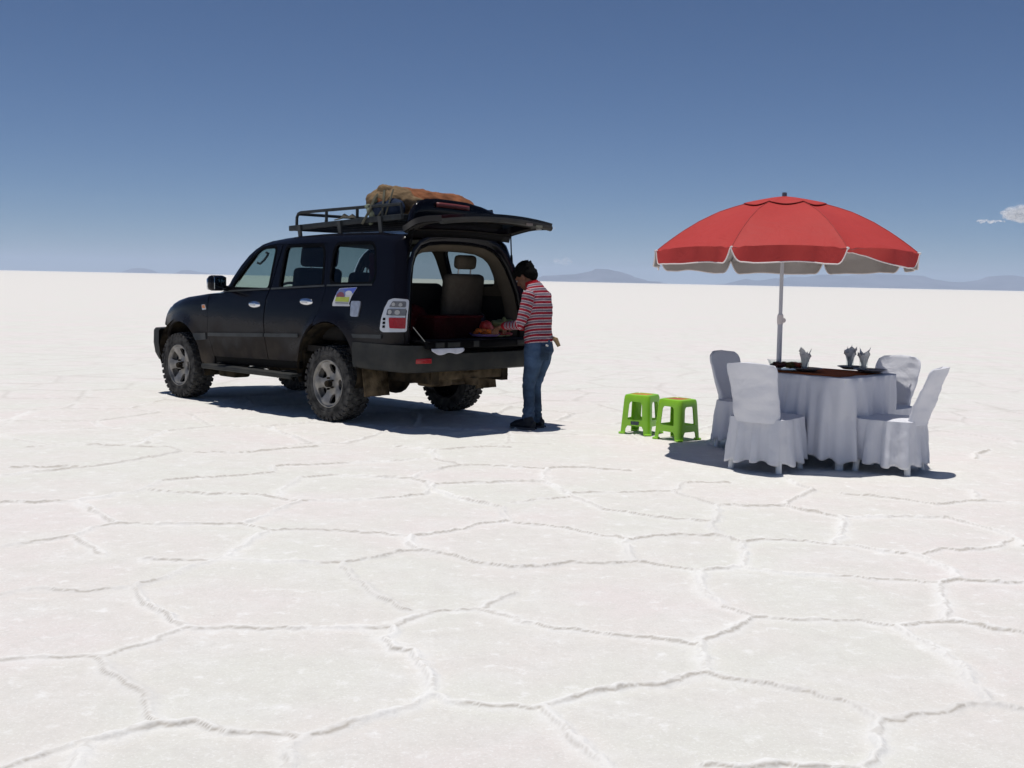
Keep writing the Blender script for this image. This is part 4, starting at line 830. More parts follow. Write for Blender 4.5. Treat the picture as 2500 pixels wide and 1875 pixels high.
blob('plastic_bag', (-1.04, -.36, .95), None, M['redfood'], 'round red plastic bag beside the tray of orange pieces', 'bag', 2, .010, 18, [((0, .05, .03), (.07, .075, .07)), ((.02, -.03, .0), (.05, .06, .05))], .009)
blob('packet', (-1.10, -.50, .91), None, mat('red_packet', (.42, .02, .015), .4, 0, .5, .2, 30), 'bright red packet lying in front of the green bag', 'packet', 4, .006, 20, [((0, 0, 0), (.06, .13, .025))], .008)
blob('cloth_bag', (-1.02, -.56, .96), None, wrinkle('green_cloth', (.20, .22, .10), .8, 20, .7, .3), 'open pale green bag slumped beside the person\'s hands', 'bag', 9, .014, 14, [((0, .06, .06), (.06, .08, .03)), ((0, -.08, .07), (.05, .09, .03)), ((.02, 0, .02), (.06, .12, .05)), ((0, -.03, .10), (.02, .02, .03))], .009)
blob('flatbread', (-1.13, -.40, .893), None, mat('pale_green_food', (.42, .42, .20), .8, 0, .2, .25, 25), 'pale green leafy strip at the edge of the tailgate', 'food', 5, .005, 22, [((0, 0, 0), (.035, .10, .010)), ((0, -.12, .002), (.03, .06, .010))], .007)
blob('dark_pot', (-.75, -.52, 1.0), None, mat('dark_pot_metal', (.02, .022, .024), .4, .3), 'dark pot standing right of the red crate', 'pot', 5, .0, 22, [((0, 0, 0), (.06, .06, .12))], .012)
b_ = MB(); P = []
for i in range(22):
    u = i / 21; row = []
    for j in range(7):
        v = j / 6; drop = (.020 + .055 * math.sin(math.pi * u) ** .7 * (.7 + .3 * math.sin(9 * u))) * v
        row.append((-1.352 - .006 * math.sin(22 * u) - .012 * v, .72 - .42 * u, .800 - drop + .004))
    P.append(row)
b_.grid(P); o = solid(b_.go('rag', M['cloth'], None), .004); o.matrix_world = CMat; tag(o, 'white rag hanging from the lowered tailgate edge', 'cloth')
# ------------------------------------------------------------------ the picnic table
TC = Vector((2.63, 9.60, 0))
def rsq(ang, half, pw=5.0):                            # rounded square radius by angle
    c, s_ = abs(math.cos(ang)), abs(math.sin(ang)); return half / ((c ** pw + s_ ** pw) ** (1 / pw))
tb = empty('table', TC, math.radians(45), 'white plastic table hidden under a white cloth beside the umbrella pole', 'table')
t = MB(); t.box((0, 0, .715), (.84, .84, .03), None, .01); t.go('tabletop', M['plastic_white'], tb)
for sx in (-1, 1):
    for sy in (-1, 1):
        t = MB(); t.tube([(sx * .34, sy * .34, .70), (sx * .365, sy * .365, 0)], [.045, .034], 8); t.go('leg', M['plastic_white'], tb)
P = []; NA = 260
def fold(a, k): return 1.15 * ( math.sin(a * 13 + 1.6 * math.sin(a * 3)) * .6 + math.sin(a * 31 + 2 * math.sin(a * 2 + 1)) * .45)
for k in range(34):
    v = k / 33; row = []
    for i in range(NA):
        a = 2 * math.pi * i / NA
        if v < .18:
            q_ = v / .18; r_ = rsq(a, .435, 9) * q_; z_ = .744 + .004 * n3((r_ * math.cos(a), r_ * math.sin(a), 0), 5)
        else:
            q_ = (v - .18) / .82; amp = .075 * q_ ** .8; lift = .028 * fold(a + .3, 0) * q_
            r_ = rsq(a, .440, 9 - 5 * min(1, q_ * 2)) + .012 + .070 * q_ + amp * fold(a, 0) * .75; z_ = .738 - (.62 - .045 * math.cos(4 * a) - lift * .6) * q_ ** 1.0
            if q_ < .06: z_ = .743 - .05 * q_
        row.append((r_ * math.cos(a), r_ * math.sin(a), z_))
    P.append(row)
t = MB(); t.grid(P, True); o = solid(t.go('tablecloth', M['cloth'], None, True, None), .002, 0); o.location = TC; o.rotation_euler = (0, 0, math.radians(45)); tag(o, 'white cloth hanging in deep folds over the picnic table', 'tablecloth')
P = [[((u + .02 * n3((u * 3, v * 3, 1), 2)) * 1.0, v + .02 * n3((u * 3, v * 3, 4), 2), .7485 + .004 * n3((u, v, 0), 6)) for u in np.linspace(-.36, .36, 26)] for v in np.linspace(-.36, .36, 26)]
t = MB(); t.grid(P); o = solid(t.go('table_runner', wrinkle('rust_fabric', (.27, .075, .022), .95, 14, .5, .25), None), .003, 1); o.location = TC + Vector((-.03, -.02, 0)); o.rotation_euler = (0, 0, math.radians(45)); tag(o, 'rust red square of woven fabric laid over the white tablecloth', 'table mat')
ZT_ = .757
def plate(x, y, r_, m, label):
    t = MB(); t.lathe([(0, .006), (r_ * .6, .006), (r_ * .68, .010), (r_, .022), (r_ * 1.0, .026), (r_ * .66, .004), (r_ * .6, 0), (0, 0)], (0, 0, 0), 36); o = t.go('plate', m, None); o.location = (x, y, ZT_); tag(o, label, 'plate', 'plates on the table')
M['plate'] = mat('glazed_plate', (.13, .12, .125), .25, 0, .5, .1, 12)
plate(2.46, 9.56, .125, M['plate'], 'dark plate under the left glass beside the serving bowl')
plate(2.93, 9.87, .125, M['plate'], 'dark plate at the far side under the rear right glass')
plate(2.99, 9.56, .135, M['plate'], 'dark plate near the right table edge under the front right glass')
M['napkin'] = mat('paper_napkin', (.68, .67, .66), .95, 0, .05, .08, 30, .3, 60)
def tumbler(x, y, where, lean_=0, seed=0):
    r = random.Random(seed)
    t = MB(); t.lathe([(0, 0), (.030, 0), (.036, .11), (.0345, .11), (.0285, .006), (0, .006)], (0, 0, 0), 28); o = t.go('glass', M['tumbler'], None); o.location = (x, y, ZT_ + .007); tag(o, 'clear tumbler standing on the ' + where, 'glass', 'tumblers on the plates')
    t = MB()
    for k in range(7):
        a = k * 2 * math.pi / 7 + r.uniform(-.3, .3); h_ = r.uniform(.14, .195); w_ = r.uniform(.024, .034); out = r.uniform(.030, .056); P = []
        for i in range(9):
            q_ = i / 8; rr_ = .004 + out * q_ ** 1.3; ww2 = w_ * (.45 + .9 * q_) * (1 if i < 8 else .15); z_ = .012 + h_ * q_ + (.006 if i == 7 else 0)
            P.append([(rr_ * math.cos(a) - j * ww2 * math.sin(a) - .006 * abs(j) * math.cos(a), rr_ * math.sin(a) + j * ww2 * math.cos(a) - .006 * abs(j) * math.sin(a), z_ - (.020 * abs(j) if i >= 7 else 0) + .006 * math.sin(5 * j + k)) for j in (-1, -.5, 0, .5, 1)])
        t.grid(P)
    t.ball((0, 0, .06), (.020, .020, .045)); t.ball((0, 0, .11), (.026, .024, .04))
    o = solid(t.go('napkin', M['napkin'], None), .0012, 0); o.location = (x, y, ZT_ + .007); tag(o, 'folded paper napkin stuffed in the glass on the ' + where, 'napkin', 'napkins in the tumblers')
tumbler(2.44, 9.55, 'plate beside the bowl', 0, 3); tumbler(2.90, 9.84, 'rear right plate', 0, 5); tumbler(2.93, 9.55, 'front right plate', 0, 8)
bw = empty('glass_bowl', (2.325, 9.66, ZT_), 0, 'clear glass dish filled with dark salad in front of the umbrella pole', 'bowl')
t = MB(); P = []
for (sc, z_) in ((.0, .004), (.80, .004), (.86, .012), (1.0, .078), (1.03, .080), (.98, .078), (.82, .016), (0, .012)):
    P.append([(sc * .165 * math.copysign(abs(math.cos(a)) ** .6, math.cos(a)), sc * .115 * math.copysign(abs(math.sin(a)) ** .6, math.sin(a)), z_) for a in np.linspace(0, 2 * math.pi, 41)[:-1]])
t.grid(P, True); t.go('dish', M['tumbler'], bw)
for nm, c_, m in (('beetroot', (-.085, 0), mat('beetroot', (.035, .006, .010), .6, 0, .3, .4, 60)), ('herbs', (.0, 0), mat('herbs', (.07, .055, .012), .8, 0, .2, .4, 60)), ('tomato', (.085, 0), mat('tomato', (.26, .028, .010), .5, 0, .3, .4, 60))):
    mb = MB(); r = random.Random(len(nm))
    for k in range(16): mb.ball((c_[0] + r.uniform(-.04, .04), r.uniform(-.07, .07), .030 + r.uniform(0, .022)), (.026, .026, .016))
    remesh(nm, mb, .006, m, bw, 1, lambda p: .004 * n3(p, 40, 2))
# ------------------------------------------------------------------ umbrella
UB = Vector((2.30, 9.86, 0)); UR = 1.135; UZ = 1.722; UH = .50
um = empty('beach_umbrella', UB, 0, 'large red beach umbrella with white piping shading the picnic table', 'umbrella'); um.rotation_euler = (math.radians(-1.8), 0, 0)
M['red_out'] = wrinkle('red_canvas', (.53, .062, .056), .6, 7, .3, .02, .12); M['grey_in'] = wrinkle('silver_canvas', (.40, .37, .36), .85, 5, .4, .06)
M['red_dark'] = mat('red_seam', (.38, .040, .035), .8); M['piping'] = mat('white_piping', (.75, .68, .66), .8)
RA = [math.radians(-90 + x) for x in (-78, -33, 12, 57, 102, 147, 192, 237)]     # rib directions
def prof(r_): return float(np.interp(r_, [0, .1, .29, .42, .53, .68, .80, .92, 1.0], [1.0, .965, .865, .775, .685, .515, .345, .14, 0.0]))
def can(k, u, r_, lift=0.0):
    a0, a1 = RA[k], RA[(k + 1) % 8]
    if a1 < a0: a1 += 2 * math.pi
    p0 = Vector((math.cos(a0), math.sin(a0), 0)); p1 = Vector((math.cos(a1), math.sin(a1), 0)); p = p0.lerp(p1, u)
    bow = 1 + .02 * math.sin(math.pi * u) * r_
    sag = -.030 * math.sin(math.pi * u) * math.sin(math.pi * min(1, r_)) + .020 * math.sin(math.pi * u) * sst((r_ - .8) / .2)
    wr = .008 * sst((r_ - .72) / .28) * (math.exp(-(u / .16) ** 2) * math.sin(38 * u + 9 * r_) + math.exp(-((1 - u) / .16) ** 2) * math.sin(38 * (1 - u) + 9 * r_))
    return Vector((p.x * UR * r_ * bow, p.y * UR * r_ * bow, UZ + UH * prof(r_) + sag + wr + lift))
vi = [1.0, 1.0, 1.0, 1.0, 1.0, 1.0, 1.0, 1.0]
for nm, m, lf in (('canopy', M['red_out'], 0), ('canopy_lining', M['grey_in'], -.006)):
    t = MB()
    for k in range(8):
        t.grid([[can(k, u, r_, lf) for u in np.linspace(0, 1, 17)] for r_ in [.02, .1, .2, .29, .36, .42, .48, .53, .6, .68, .74, .8, .86, .92, .96, 1.0]])
    t.go(nm, m, um, True, 25)
def flap(k, u, v, off=0.0):
    e = can(k, u, 1.0); L = .128 * (1 - (1 - min(1, u / .12)) ** 2.2 * .92 if u < .12 else (1 - (1 - min(1, (1 - u) / .12)) ** 2.2 * .92 if u > .88 else 1))
    d = Vector((e.x, e.y, 0)).normalized(); sw = .020 * math.sin(7 * u + k) * v + .014 * math.sin(15 * u + 2 * k) * v; uu = .015
    tuck = 0
    if k == 2: tuck = .95 * (1 - sst((u - .05) / .62))                            # the wind folds this flap under
    out = sw + (-.07 * tuck * v); L2 = L * (1 - .82 * tuck)
    z_ = -L2 * v + .006 * math.sin(11 * u + 1.3 * k) * v
    gap = 0.012 * v * (1 if u < .5 else -1) * sst(abs(u - .5) * 2 - .6)
    tn = (can(k, 1, 1.0) - can(k, 0, 1.0)).normalized()
    return e + d * (out + off + .004) + Vector((0, 0, z_)) + tn * gap
U_ = [0, .015, .03, .05, .07, .09, .12] + list(np.linspace(.16, .84, 18)) + [.88, .91, .93, .95, .97, .985, 1.0]
for k in range(8):
    t = MB(); t.grid([[flap(k, u, v) for u in U_] for v in (0, .2, .4, .6, .8, 1.0)]); fo = t.go('valance', M['red_out'], um, True, None)
    t = MB(); t.grid([[flap(k, u, v, -.004) for u in U_] for v in (0, .2, .4, .6, .8, 1.0)]); t.go('valance_lining', M['grey_in'], fo, True, None)
    t = MB(); t.tube([flap(k, 0, 0, -.002)] + [flap(k, u, 1.0, -.002) for u in U_] + [flap(k, 1, 0, -.002)], .0055, 6); t.go('piping', M['piping'], fo)
    t = MB(); e = can(k, 0, 1.0); d = Vector((e.x, e.y, 0)).normalized(); t.tube([e + d * -.01, e + d * .018 + Vector((0, 0, -.004))], .009, 6); t.go('rib_tip', M['piping'], um)
    t = MB(); t.tube([can(k, 0, r_, -.016) for r_ in (.02, .2, .4, .6, .8, 1.0)], .0045, 5); t.go('rib', M['steel'], um)
    t = MB(); t.tube([can(k, 0, r_, .001) for r_ in np.linspace(.3, 1.0, 14)], .0032, 5); t.go('seam', M['red_dark'], um)
    t = MB(); t.tube([can(k, 0, .5, -.02), Vector((0, 0, UZ + .14))], .004, 5); t.go('stretcher', M['steel'], um)
t = MB()
for k in range(8):
    P = []
    for r_ in (.0, .08, .16, .24, .30, .325):
        row = []
        for u in np.linspace(0, 1, 11):
            p = can(k, u, max(.02, r_), .004 + .005 * sst(r_ / .3) + .003 * math.sin(math.pi * u) * sst((r_ - .2) / .12)); row.append(p)
        P.append(row)
    t.grid(P)
solid(t.go('vent_cap', M['red_out'], um, True, 25), .0015)
t = MB(); t.lathe([(0, .045), (.020, .045), (.021, .03), (.020, 0), (0, 0)], (0, 0, UZ + UH - .01), 14); t.go('finial', mat('grey_cap', (.10, .12, .15), .5), um)
t = MB(); t.tube([(0, 0, .02), (0, 0, 1.22)], .022, 16); t.tube([(0, 0, 1.22), (0, 0, UZ + UH)], .0165, 14); t.go('pole', mat('white_pole', (.52, .52, .57), .35, 0, .4), um)
t = MB(); t.lathe([(.0, 1.21), (.026, 1.21), (.028, 1.17), (.026, 1.13), (0, 1.13)], (0, 0, 0), 16); t.ball((.03, -.01, 1.165), (.016, .012, .02)); t.go('pole_clamp', M['piping'], um)
t = MB(); t.lathe([(0, 0), (.19, 0), (.19, .03), (.16, .07), (.05, .09), (.035, .20), (0, .20)], (0, 0, 0), 28); t.go('base', M['plastic_white'], um)
# ------------------------------------------------------------------ chairs under fitted cloth covers
def chair(x, y, az, label, lean_=.155, seed=0, toph=.86, crumple=1.0, cut=.30):
    c = empty('covered_chair', (x, y, 0), math.radians(az), label, 'chair', 'covered chairs around the table')     # faces +x
    t = MB(); t.box((0, 0, .40), (.42, .42, .035), None, .012); t.go('seat', M['plastic_white'], c)
    for sx in (-1, 1):
        for sy in (-1, 1):
            t = MB(); t.tube([(sx * .17, sy * .17, .40), (sx * .205, sy * .205, 0)], [.033, .024], 8); t.go('leg', M['plastic_white'], c)
    # backrest cover: a draped sleeve
    P = []; NB = 48; r = random.Random(seed)
    for k in range(22):
        v = k / 21; z_ = .395 + (toph - .395) * v; w2 = (.185 + .030 * v) * (1 - cut * (1 - math.sqrt(max(0, 1 - max(0, (v - .80) / .20) ** 2)))); th = .050 - .022 * v; row = []
        for i in range(NB):
            a = 2 * math.pi * i / NB; ca, sa = math.cos(a), math.sin(a)
            yy = w2 * math.copysign(abs(sa) ** .55, sa); xx = th * math.copysign(abs(ca) ** .8, ca)
            bow = .055 * (1 - (yy / w2) ** 2)
            zz = z_ + .016 * v * math.cos(yy * 8)
            wri = .012 * crumple * n3((yy * 1.2 + v * 1.6, v * 2.6 - yy, seed), 3.6, seed) * (1 if v < .97 else .5) + .006 * math.sin(14 * yy + 9 * v + seed) * (1 - v)
            row.append((-.185 - lean_ * v ** 1.15 - bow * .9 + xx + wri, yy * (1 + .03 * math.sin(6 * v + seed)), zz))
        P.append(row)
    P.append([(lerp(p[0], -.185 - lean_ - .03, .75), lerp(p[1], 0, .45), p[2] + .004) for p in P[-1]]); P.append([(lerp(p[0], -.185 - lean_ - .03, .98), lerp(p[1], 0, .9), p[2] + .003) for p in P[-1]])
    t = MB(); t.grid(P, True); t.go('backrest_cover', M['cloth'], c, True, 70)
    P = []; NS = 200
    for k in range(20):
        v = k / 19; row = []
        for i in range(NS):
            a = 2 * math.pi * i / NS
            if v < .2: q_ = v / .2; r_ = rsq(a, .222, 8) * q_; z_ = .432 + .008 * math.cos(q_ * 1.4) + .003 * n3((r_ * math.cos(a), r_ * math.sin(a), seed), 9)
            else:
                q_ = (v - .2) / .8; pl = math.sin(a * 12 + .8 * math.sin(a * 2 + seed)); pl = math.copysign(abs(pl) ** .5, pl); r_ = rsq(a, .226, 7 - 3 * q_) + .012 + .038 * q_ + .024 * q_ ** .8 * pl + .006 * n3((math.cos(a), math.sin(a), q_), 4, seed)
                z_ = .428 - (.350 + .012 * math.sin(3 * a + seed) + .010 * pl) * q_
            row.append((r_ * math.cos(a), r_ * math.sin(a), z_))
        P.append(row)
    t = MB(); t.grid(P, True); solid(t.go('seat_skirt', M['cloth'], c, True, 60), .002, 0)
    return c
chair(2.045, 9.10, 53, 'covered white chair at the near left of the table, its back towards us', .15, 1, .85, .8, .10)
chair(3.04, 9.13, 146, 'covered white chair at the near right of the table leaning outwards', .165, 2, .84, .8, .08)
chair(2.15, 10.28, -48, 'covered chair at the far left in full shade behind the nearest chair', .13, 3, .84, .6, .30)
chair(3.245, 10.05, -135, 'covered chair at the far right with a sunlit patch on its back', .14, 4, .845, 1.0, .25)
# ------------------------------------------------------------------ stools
M['green'] = mat('green_plastic', (.30, .64, .035), .28, 0, .5, .06, 6)
def stool(x, y, az, label, mseat, mname):
    c = empty('stool', (x, y, 0), math.radians(az), label, 'stool', 'green plastic stools'); Hh = .385; PW = .30
    def fn(s_, z_):
        s_ = (s_ % (4 * PW)) / PW; side_ = int(s_) % 4; f = s_ - int(s_)
        half = lerp(.160, .138, min(1, z_ / .35)) 
        if z_ > Hh - .055: q_ = (z_ - Hh + .055) / .055; half -= .030 * (1 - math.sqrt(max(0, 1 - q_ * q_)))
        rr_ = .038; yy = (f - .5) * 2 * half; xx = half
        ex = abs(yy) - (half - rr_)
        if ex > 0: a = ex / rr_ * math.pi / 4; xx = half - rr_ + rr_ * math.cos(a); yy = math.copysign(half - rr_ + rr_ * math.sin(a), yy)
        inn = .012 * sst((.34 - abs(f - .5)) / .05) * sst((.31 - z_) / .05 + .0) * 0
        p = Matrix.Rotation(side_ * math.pi / 2, 3, 'Z') @ Vector((xx - inn, yy, min(z_, Hh - .055) + (.055 * math.sin(math.pi / 2 * max(0, (z_ - Hh + .055) / .055)) if z_ > Hh - .055 else 0)))
        return p
    outer = []
    for k in range(4):
        b_ = k * PW; outer += [(b_, 0), (b_ + .055, 0), (b_ + .060, .055), (b_ + .075, .083), (b_ + .225, .083), (b_ + .240, .055), (b_ + .245, 0)]
    outer += [(4 * PW, 0), (4 * PW, Hh), (0, Hh)]
    holes = [roundpoly([(k * PW + .072, .142), (k * PW + .228, .142), (k * PW + .222, .295), (k * PW + .205, .318), (k * PW + .095, .318), (k * PW + .078, .295)], .012) for k in range(4)]
    mb = MB(); panel('', outer, holes, fn, None, None, .02, .007, 0, False, .014, mb, flip=False)
    rim_ = [fn(s_, Hh) for s_ in np.linspace(0, 4 * PW, 65)[:-1]]; P = [[tuple(p) for p in rim_], [(p.x * .93, p.y * .93, Hh + .001) for p in rim_], [(p.x * .90, p.y * .90, Hh - .003) for p in rim_]]; mb.grid(P, True)
    mb.go('frame', M['green'], c, True, 50)
    P = [[(p.x * .90 * q_, p.y * .90 * q_, Hh - .0035 + .002 * (1 - q_)) for p in rim_] for q_ in (1, .7, .4, .01)]; t = MB(); t.grid(P, True); t.go('seat_pad', mseat, c)
    for k in range(4):
        p = Matrix.Rotation(k * math.pi / 2, 3, 'Z') @ Vector((.146, .146, .0)); t = MB(); t.lathe([(0, 0), (.036, 0), (.036, .014), (.029, .018), (0, .018)], (p.x * .94, p.y * .94, 0), 14); t.go('foot', M['green'], c)
    return c
M['pad_y'] = mat('orange_yellow_pad', (.62, .27, .03), .4, 0, .4, .3, 14); M['pad_o'] = mat('orange_red_pad', (.52, .12, .03), .4, 0, .4, .15, 14)
s1 = stool(1.27, 11.12, 58, 'farther left green plastic stool with a yellow orange seat', M['pad_y'], 'y')
s2_ = stool(1.565, 10.74, 43, 'nearer right green plastic stool with an orange red seat', M['pad_o'], 'o')
t = MB(); t.box((-.1572, -.005, .112), (.003, .085, .034)); lb_ = t.go('maker_label', mat('slate_label', (.05, .07, .09), .4, 0, .4, .5, 90), s1)
# ------------------------------------------------------------------ the person at the tailgate
pe = empty('person', (.205, 11.33, 0), math.radians(150), 'person in a red and grey striped pullover and jeans bending over the tailgate', 'person')
M['skin'] = mat('skin', (.16, .075, .045), .55, 0, .3, .08, 20); M['hair'] = mat('black_hair', (.0045, .004, .004), .8, 0, .06, .3, 60, .8, 150)
hd = Vector((.115, -.005, 1.50)); Rh = Matrix.Rotation(math.radians(38), 3, 'Y')         # bowed head
def H(x, y, z): return hd + Rh @ Vector((x, y, z))
b_ = MB(); b_.ball(H(-.015, 0, .035), (.098, .076, .088), Rh, 20, 14); b_.ball(H(.035, 0, -.035), (.062, .060, .082), Rh, 18, 12); b_.ball(H(.060, 0, -.095), (.034, .036, .026), Rh); b_.ball(H(.078, 0, .028), (.022, .050, .016), Rh)
b_.tube([H(.088, 0, .015), H(.108, 0, -.022), H(.098, 0, -.034)], [.009, .014, .012], 8); b_.ball(H(.085, 0, -.062), (.016, .026, .010), Rh); b_.ball(H(.082, 0, -.075), (.014, .022, .007), Rh)
for sy in (-1, 1):
    b_.ball(H(-.012, sy * .078, -.018), (.020, .010, .032), Rh); b_.ball(H(.055, sy * .040, -.025), (.026, .020, .024), Rh)
b_.tube([H(-.035, 0, -.04), (.035, 0, 1.40), (.0, 0, 1.34)], [.056, .056, .075], 14)
wr = {1: (Vector((.27, .145, 1.005)), Vector((.34, .115, .985))), -1: (Vector((.25, -.12, .99)), Vector((.335, -.085, .975)))}
for sy in (1, -1):
    w0, pm = wr[sy]; d = (pm - w0).normalized(); up = Vector((0, 0, 1)); up = (up - d * up.dot(d)).normalized(); sd = d.cross(up)
    b_.tube([w0 - d * .07, w0, w0 + d * .02], [.030, .025, .026], 10)
    b_.box(w0 + d * .055, (.085, .078, .030), Matrix((d, sd, up)).transposed(), .012)
    for f_i, (o_, ln) in enumerate(((-.030, .072), (-.010, .080), (.010, .076), (.030, .060))):
        q0 = w0 + d * .092 + sd * o_; q1 = q0 + d * ln * .45 - up * .004; q2 = q1 + d * ln * .32 - up * .018 * (1 + .2 * f_i); q3 = q2 + d * ln * .12 - up * .024
        b_.tube([q0, q1, q2, q3], [.0098, .0092, .0085, .0070], 8)
    th0 = w0 + d * .035 - sd * .034 * sy * -1; b_.tube([th0, th0 + d * .03 + sd * .018 * sy - up * .010, th0 + d * .055 + sd * .022 * sy - up * .024], [.013, .011, .009], 8)
for sy in (1, -1):
    b_.tube([(-.01, 0, 1.33), (-.02, sy * .15, 1.31), (.02, sy * .235, 1.045), wr[sy][0] - (wr[sy][1] - wr[sy][0]).normalized() * .05], [.045, .040, .033, .026], 10)
b_.tube([(.0, 0, 1.36), (-.04, 0, 1.2), (-.05, 0, .95)], [.07, .09, .09], 14)
body = remesh('body', b_, .0048, M['skin'], pe, 2)
for sy in (-1, 1):
    t = MB(); t.ball(H(.086, sy * .032, .006), (.010, .013, .010), Rh, 12, 8); t.go('eye', mat('eye', (.30, .27, .25), .2), body); 
hb2 = MB(); hb2.ball(H(-.030, 0, .050), (.108, .089, .090), Rh, 20, 14); hb2.ball(H(-.070, 0, -.010), (.066, .079, .085), Rh); hb2.ball(H(-.062, 0, -.062), (.036, .056, .040), Rh); hb2.ball(H(.052, 0, .082), (.050, .068, .040), Rh); hb2.ball(H(.082, .01, .062), (.022, .050, .024), Rh)
for k in range(150):
    a = random.uniform(0, 6.28); e = random.uniform(-.15 if math.cos(a) < -.2 else .2, 1.45); p = H(-.035 + .098 * math.cos(a) * math.cos(e), .082 * math.sin(a) * math.cos(e), .052 + .085 * math.sin(e)); hb2.ball(p, (random.uniform(.010, .024), .009, random.uniform(.007, .018)), Rh @ Matrix.Rotation(random.uniform(-.8, .8), 3, 'Y'), 8, 6)
for sy in (-1, 1): hb2.ball(H(-.005, sy * .074, .030), (.034, .013, .034), Rh)
remesh('hair', hb2, .006, M['hair'], pe, 1, lambda p: .004 * n3(p, 38, 2))
# pullover
ub = MB()
tor = [(-.055, 0, .855, .120, .165), (-.050, 0, .92, .120, .165), (-.050, 0, 1.00, .113, .158), (-.048, 0, 1.10, .115, .163), (-.045, 0, 1.20, .118, .175), (-.035, 0, 1.29, .108, .172), (-.015, 0, 1.36, .085, .135), (.010, 0, 1.41, .066, .085), (.022, 0, 1.435, .062, .068)]
ub.tube([(x, y, z) for x, y, z, a, c in tor], [a * 1.07 for *_, a, c in tor], 28, True, [c * 1.06 for *_, c in tor], (1, 0, 0))
arms = {}
for sy in (1, -1):
    sh = Vector((-.025, sy * .165, 1.315)); el = Vector((.010, sy * .245, 1.035)); w0 = wr[sy][0] - (wr[sy][1] - wr[sy][0]).normalized() * .02
    if sy < 0: el = Vector((.05, -.235, 1.04))
    ub.tube([sh + Vector((0, -sy * .05, .01)), sh, sh.lerp(el, .4), el + Vector((-.005, 0, .03)), el + Vector((.02, 0, -.005)), el.lerp(w0, .45), w0], [.066, .068, .058, .050, .050, .046, .036], 18); arms[sy] = (sh, el, w0)
def shirt_disp(p):
    fold = .007 * n3((p[0], p[1], p[2] * 2.2), 9, 3) + .005 * math.sin(p[2] * 75 + 6 * n3(p, 6, 1)) * sst((1.02 - p[2]) / .12)
    return fold
def stripes():
    m = bpy.data.materials.new('striped_knit'); m.use_nodes = True; n = m.node_tree.nodes; l = m.node_tree.links; b = n['Principled BSDF']; b.inputs['Roughness'].default_value = .95; b.inputs['Specular IOR Level'].default_value = .08
    at = n.new('ShaderNodeAttribute'); at.attribute_name = 'course'; mo = n.new('ShaderNodeMath'); mo.operation = 'FRACT'; l.new(at.outputs['Fac'], mo.inputs[0])
    r = n.new('ShaderNodeValToRGB'); r.color_ramp.interpolation = 'CONSTANT'; e = r.color_ramp.elements; e[0].position = 0; e[0].color = (.26, .020, .036, 1); e[1].position = .44; e[1].color = (.50, .42, .44, 1)
    x = e.new(.53); x.color = (.17, .135, .175, 1); x = e.new(.88); x.color = (.50, .42, .44, 1); l.new(mo.outputs[0], r.inputs[0])
    tc = n.new('ShaderNodeTexCoord'); z = n.new('ShaderNodeTexNoise'); z.inputs['Scale'].default_value = 160; l.new(tc.outputs['Object'], z.inputs['Vector'])
    mx = n.new('ShaderNodeMix'); mx.data_type = 'RGBA'; mx.blend_type = 'OVERLAY'; mx.inputs[0].default_value = .6; l.new(r.outputs[0], mx.inputs[6]); l.new(z.outputs['Fac'], mx.inputs[7]); l.new(mx.outputs[2], b.inputs['Base Color'])
    return m
sh_ = remesh('pullover', ub, .0085, stripes(), pe, 4, shirt_disp)
def course(p):
    best = None
    dz = math.hypot((p.x + .045) / .115, p.y / .165)
    for sy in (1, -1):
        s0, e0, w0 = arms[sy]
        for a, c, base_ in ((s0, e0, 0), (e0, w0, (e0 - s0).length)):
            tu = (p - a).dot(c - a) / (c - a).length_squared; t_ = max(0, min(1, tu)); d = (p - a.lerp(c, t_)).length / .06
            tt = base_ + tu * (c - a).length
            if best is None or d < best[0]: best = (d, -(tt) / .053 + (s0.z) / .053 + .3)
    if best[0] < 1.12 and best[0] < dz * 1.02 + .0: return best[1]
    return (p.z + .10 * p.x + .012 * math.sin(p.x * 14)) / .053
vals = np.array([course(v.co) for v in sh_.data.vertices], np.float32)
sh_.data.attributes.new('course', 'FLOAT', 'POINT').data.foreach_set('value', vals)
M['knit_red'] = mat('red_rib_knit', (.36, .014, .022), .95, 0, .08, .15, 60)
t = MB(); t.tube([(.012, 0, 1.385), (.030, 0, 1.420), (.040, 0, 1.452)], [.085, .070, .064], 24, True, [.088, .073, .066], (1, 0, 0)); t.go('collar', M['knit_red'], pe)
for sy in (1, -1):
    s0, e0, w0 = arms[sy]; d = (w0 - e0).normalized(); t = MB(); t.tube([w0 - d * .035, w0, w0 + d * .012], [.043, .037, .032], 16); t.go('cuff', M['knit_red'], pe)
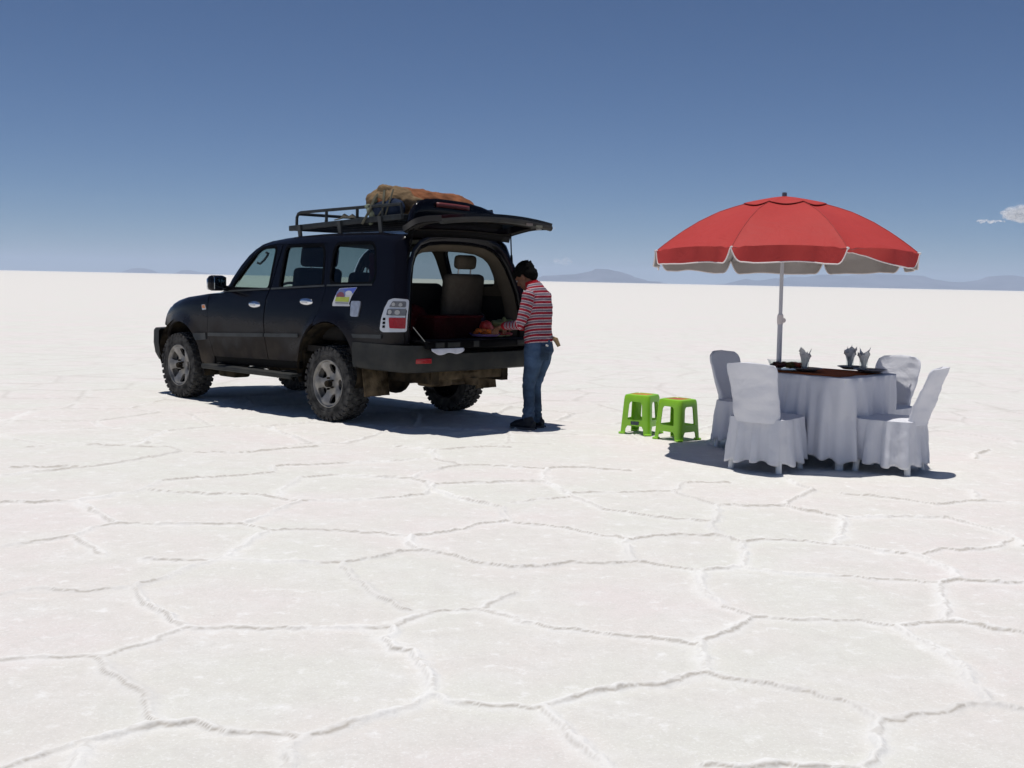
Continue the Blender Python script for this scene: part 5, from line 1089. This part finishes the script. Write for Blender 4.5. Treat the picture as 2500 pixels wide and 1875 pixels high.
# jeans
jb = MB()
jb.tube([(-.055, 0, .90), (-.055, 0, .86), (-.062, 0, .78), (-.050, 0, .70)], [.118, .126, .142, .112], 24, True, [.158, .168, .180, .165], (1, 0, 0))
for sy, fx in ((1, .0), (-1, .01)):
    jb.tube([(-.058, sy * .085, .80), (-.045, sy * .084, .66), (-.012 + fx, sy * .078, .50), (.004 + fx, sy * .076, .42), (-.008 + fx, sy * .078, .27), (-.005 + fx, sy * .080, .12), (.0 + fx, sy * .084, .05)], [.110, .094, .070, .063, .058, .062, .070], 20, True, [.096, .086, .066, .058, .054, .058, .066], (1, 0, 0))
jm = wrinkle('denim', (.045, .076, .135), .9, 10, .6, .45); 
remesh('jeans', jb, .009, jm, pe, 4, lambda p: .005 * n3(p, 9, 2) + .006 * math.sin(p[2] * 95 + 8 * n3(p, 7, 3)) * (sst((.30 - p[2]) / .1) + .7 * math.exp(-((p[2] - .46) / .06) ** 2)))
t = MB(); P = []
for z_ in np.linspace(.69, .83, 7):
    P.append([(-.055 - .135 * math.cos(y_ / .20) - .004, y_ , z_) for y_ in np.linspace(.035, .135, 6)])
pk = MB(); pk.grid(P); pk.go('back_pocket', wrinkle('denim_pocket', (.035, .058, .095), .9, 14, .4, .3), pe)
t = MB(); t.box((-.192, .075, .835), (.010, .042, .018), Matrix.Rotation(.2, 3, 'X'), .003); t.go('tissue', M['napkin'], pe)
t = MB(); t.tube([(-.13, -.09, .915), (-.19, -.11, .885), (-.222, -.12, .82)], [.014, .026, .018], 8); o = t.go('rag', mat('tan_rag', (.30, .21, .12), .95, 0, .1, .3, 40), None); o.matrix_world = Matrix.Translation((.205, 11.33, 0)) @ Matrix.Rotation(math.radians(150), 4, 'Z'); tag(o, 'tan rag hanging out of the back pocket of the person', 'cloth')
for sy, fx in ((1, .0), (-1, .01)):
    sb = MB(); sb.tube([(-.085 + fx, sy * .10, .045), (-.04 + fx, sy * .10, .052), (.04 + fx, sy * .102, .055), (.12 + fx, sy * .106, .042), (.175 + fx, sy * .108, .030)], [.036, .048, .050, .040, .020], 14, True, [.036, .043, .045, .045, .034], (0, 0, 1))
    sb.tube([(-.03 + fx, sy * .10, .04), (-.01 + fx, sy * .10, .12)], [.052, .050], 12)
    so = remesh('shoe', sb, .008, mat('navy_shoe', (.010, .012, .020), .7, 0, .3, .3, 20), pe, 2)
    t = MB(); P = [[( -.105 + fx + .285 * q_, sy * (.103 + .006 * q_) + s_ * (.036 + .012 * math.sin(math.pi * q_ * .9)) * (1 if 0 < q_ < 1 else .5), z_) for q_ in np.linspace(0, 1, 12)] for s_, z_ in ((-1, .004), (-1.0, .020), (0, .022), (1.0, .020), (1, .004), (0, .003))]
    t.grid(P); t.go('sole', mat('grey_sole', (.07, .07, .08), .8), so)
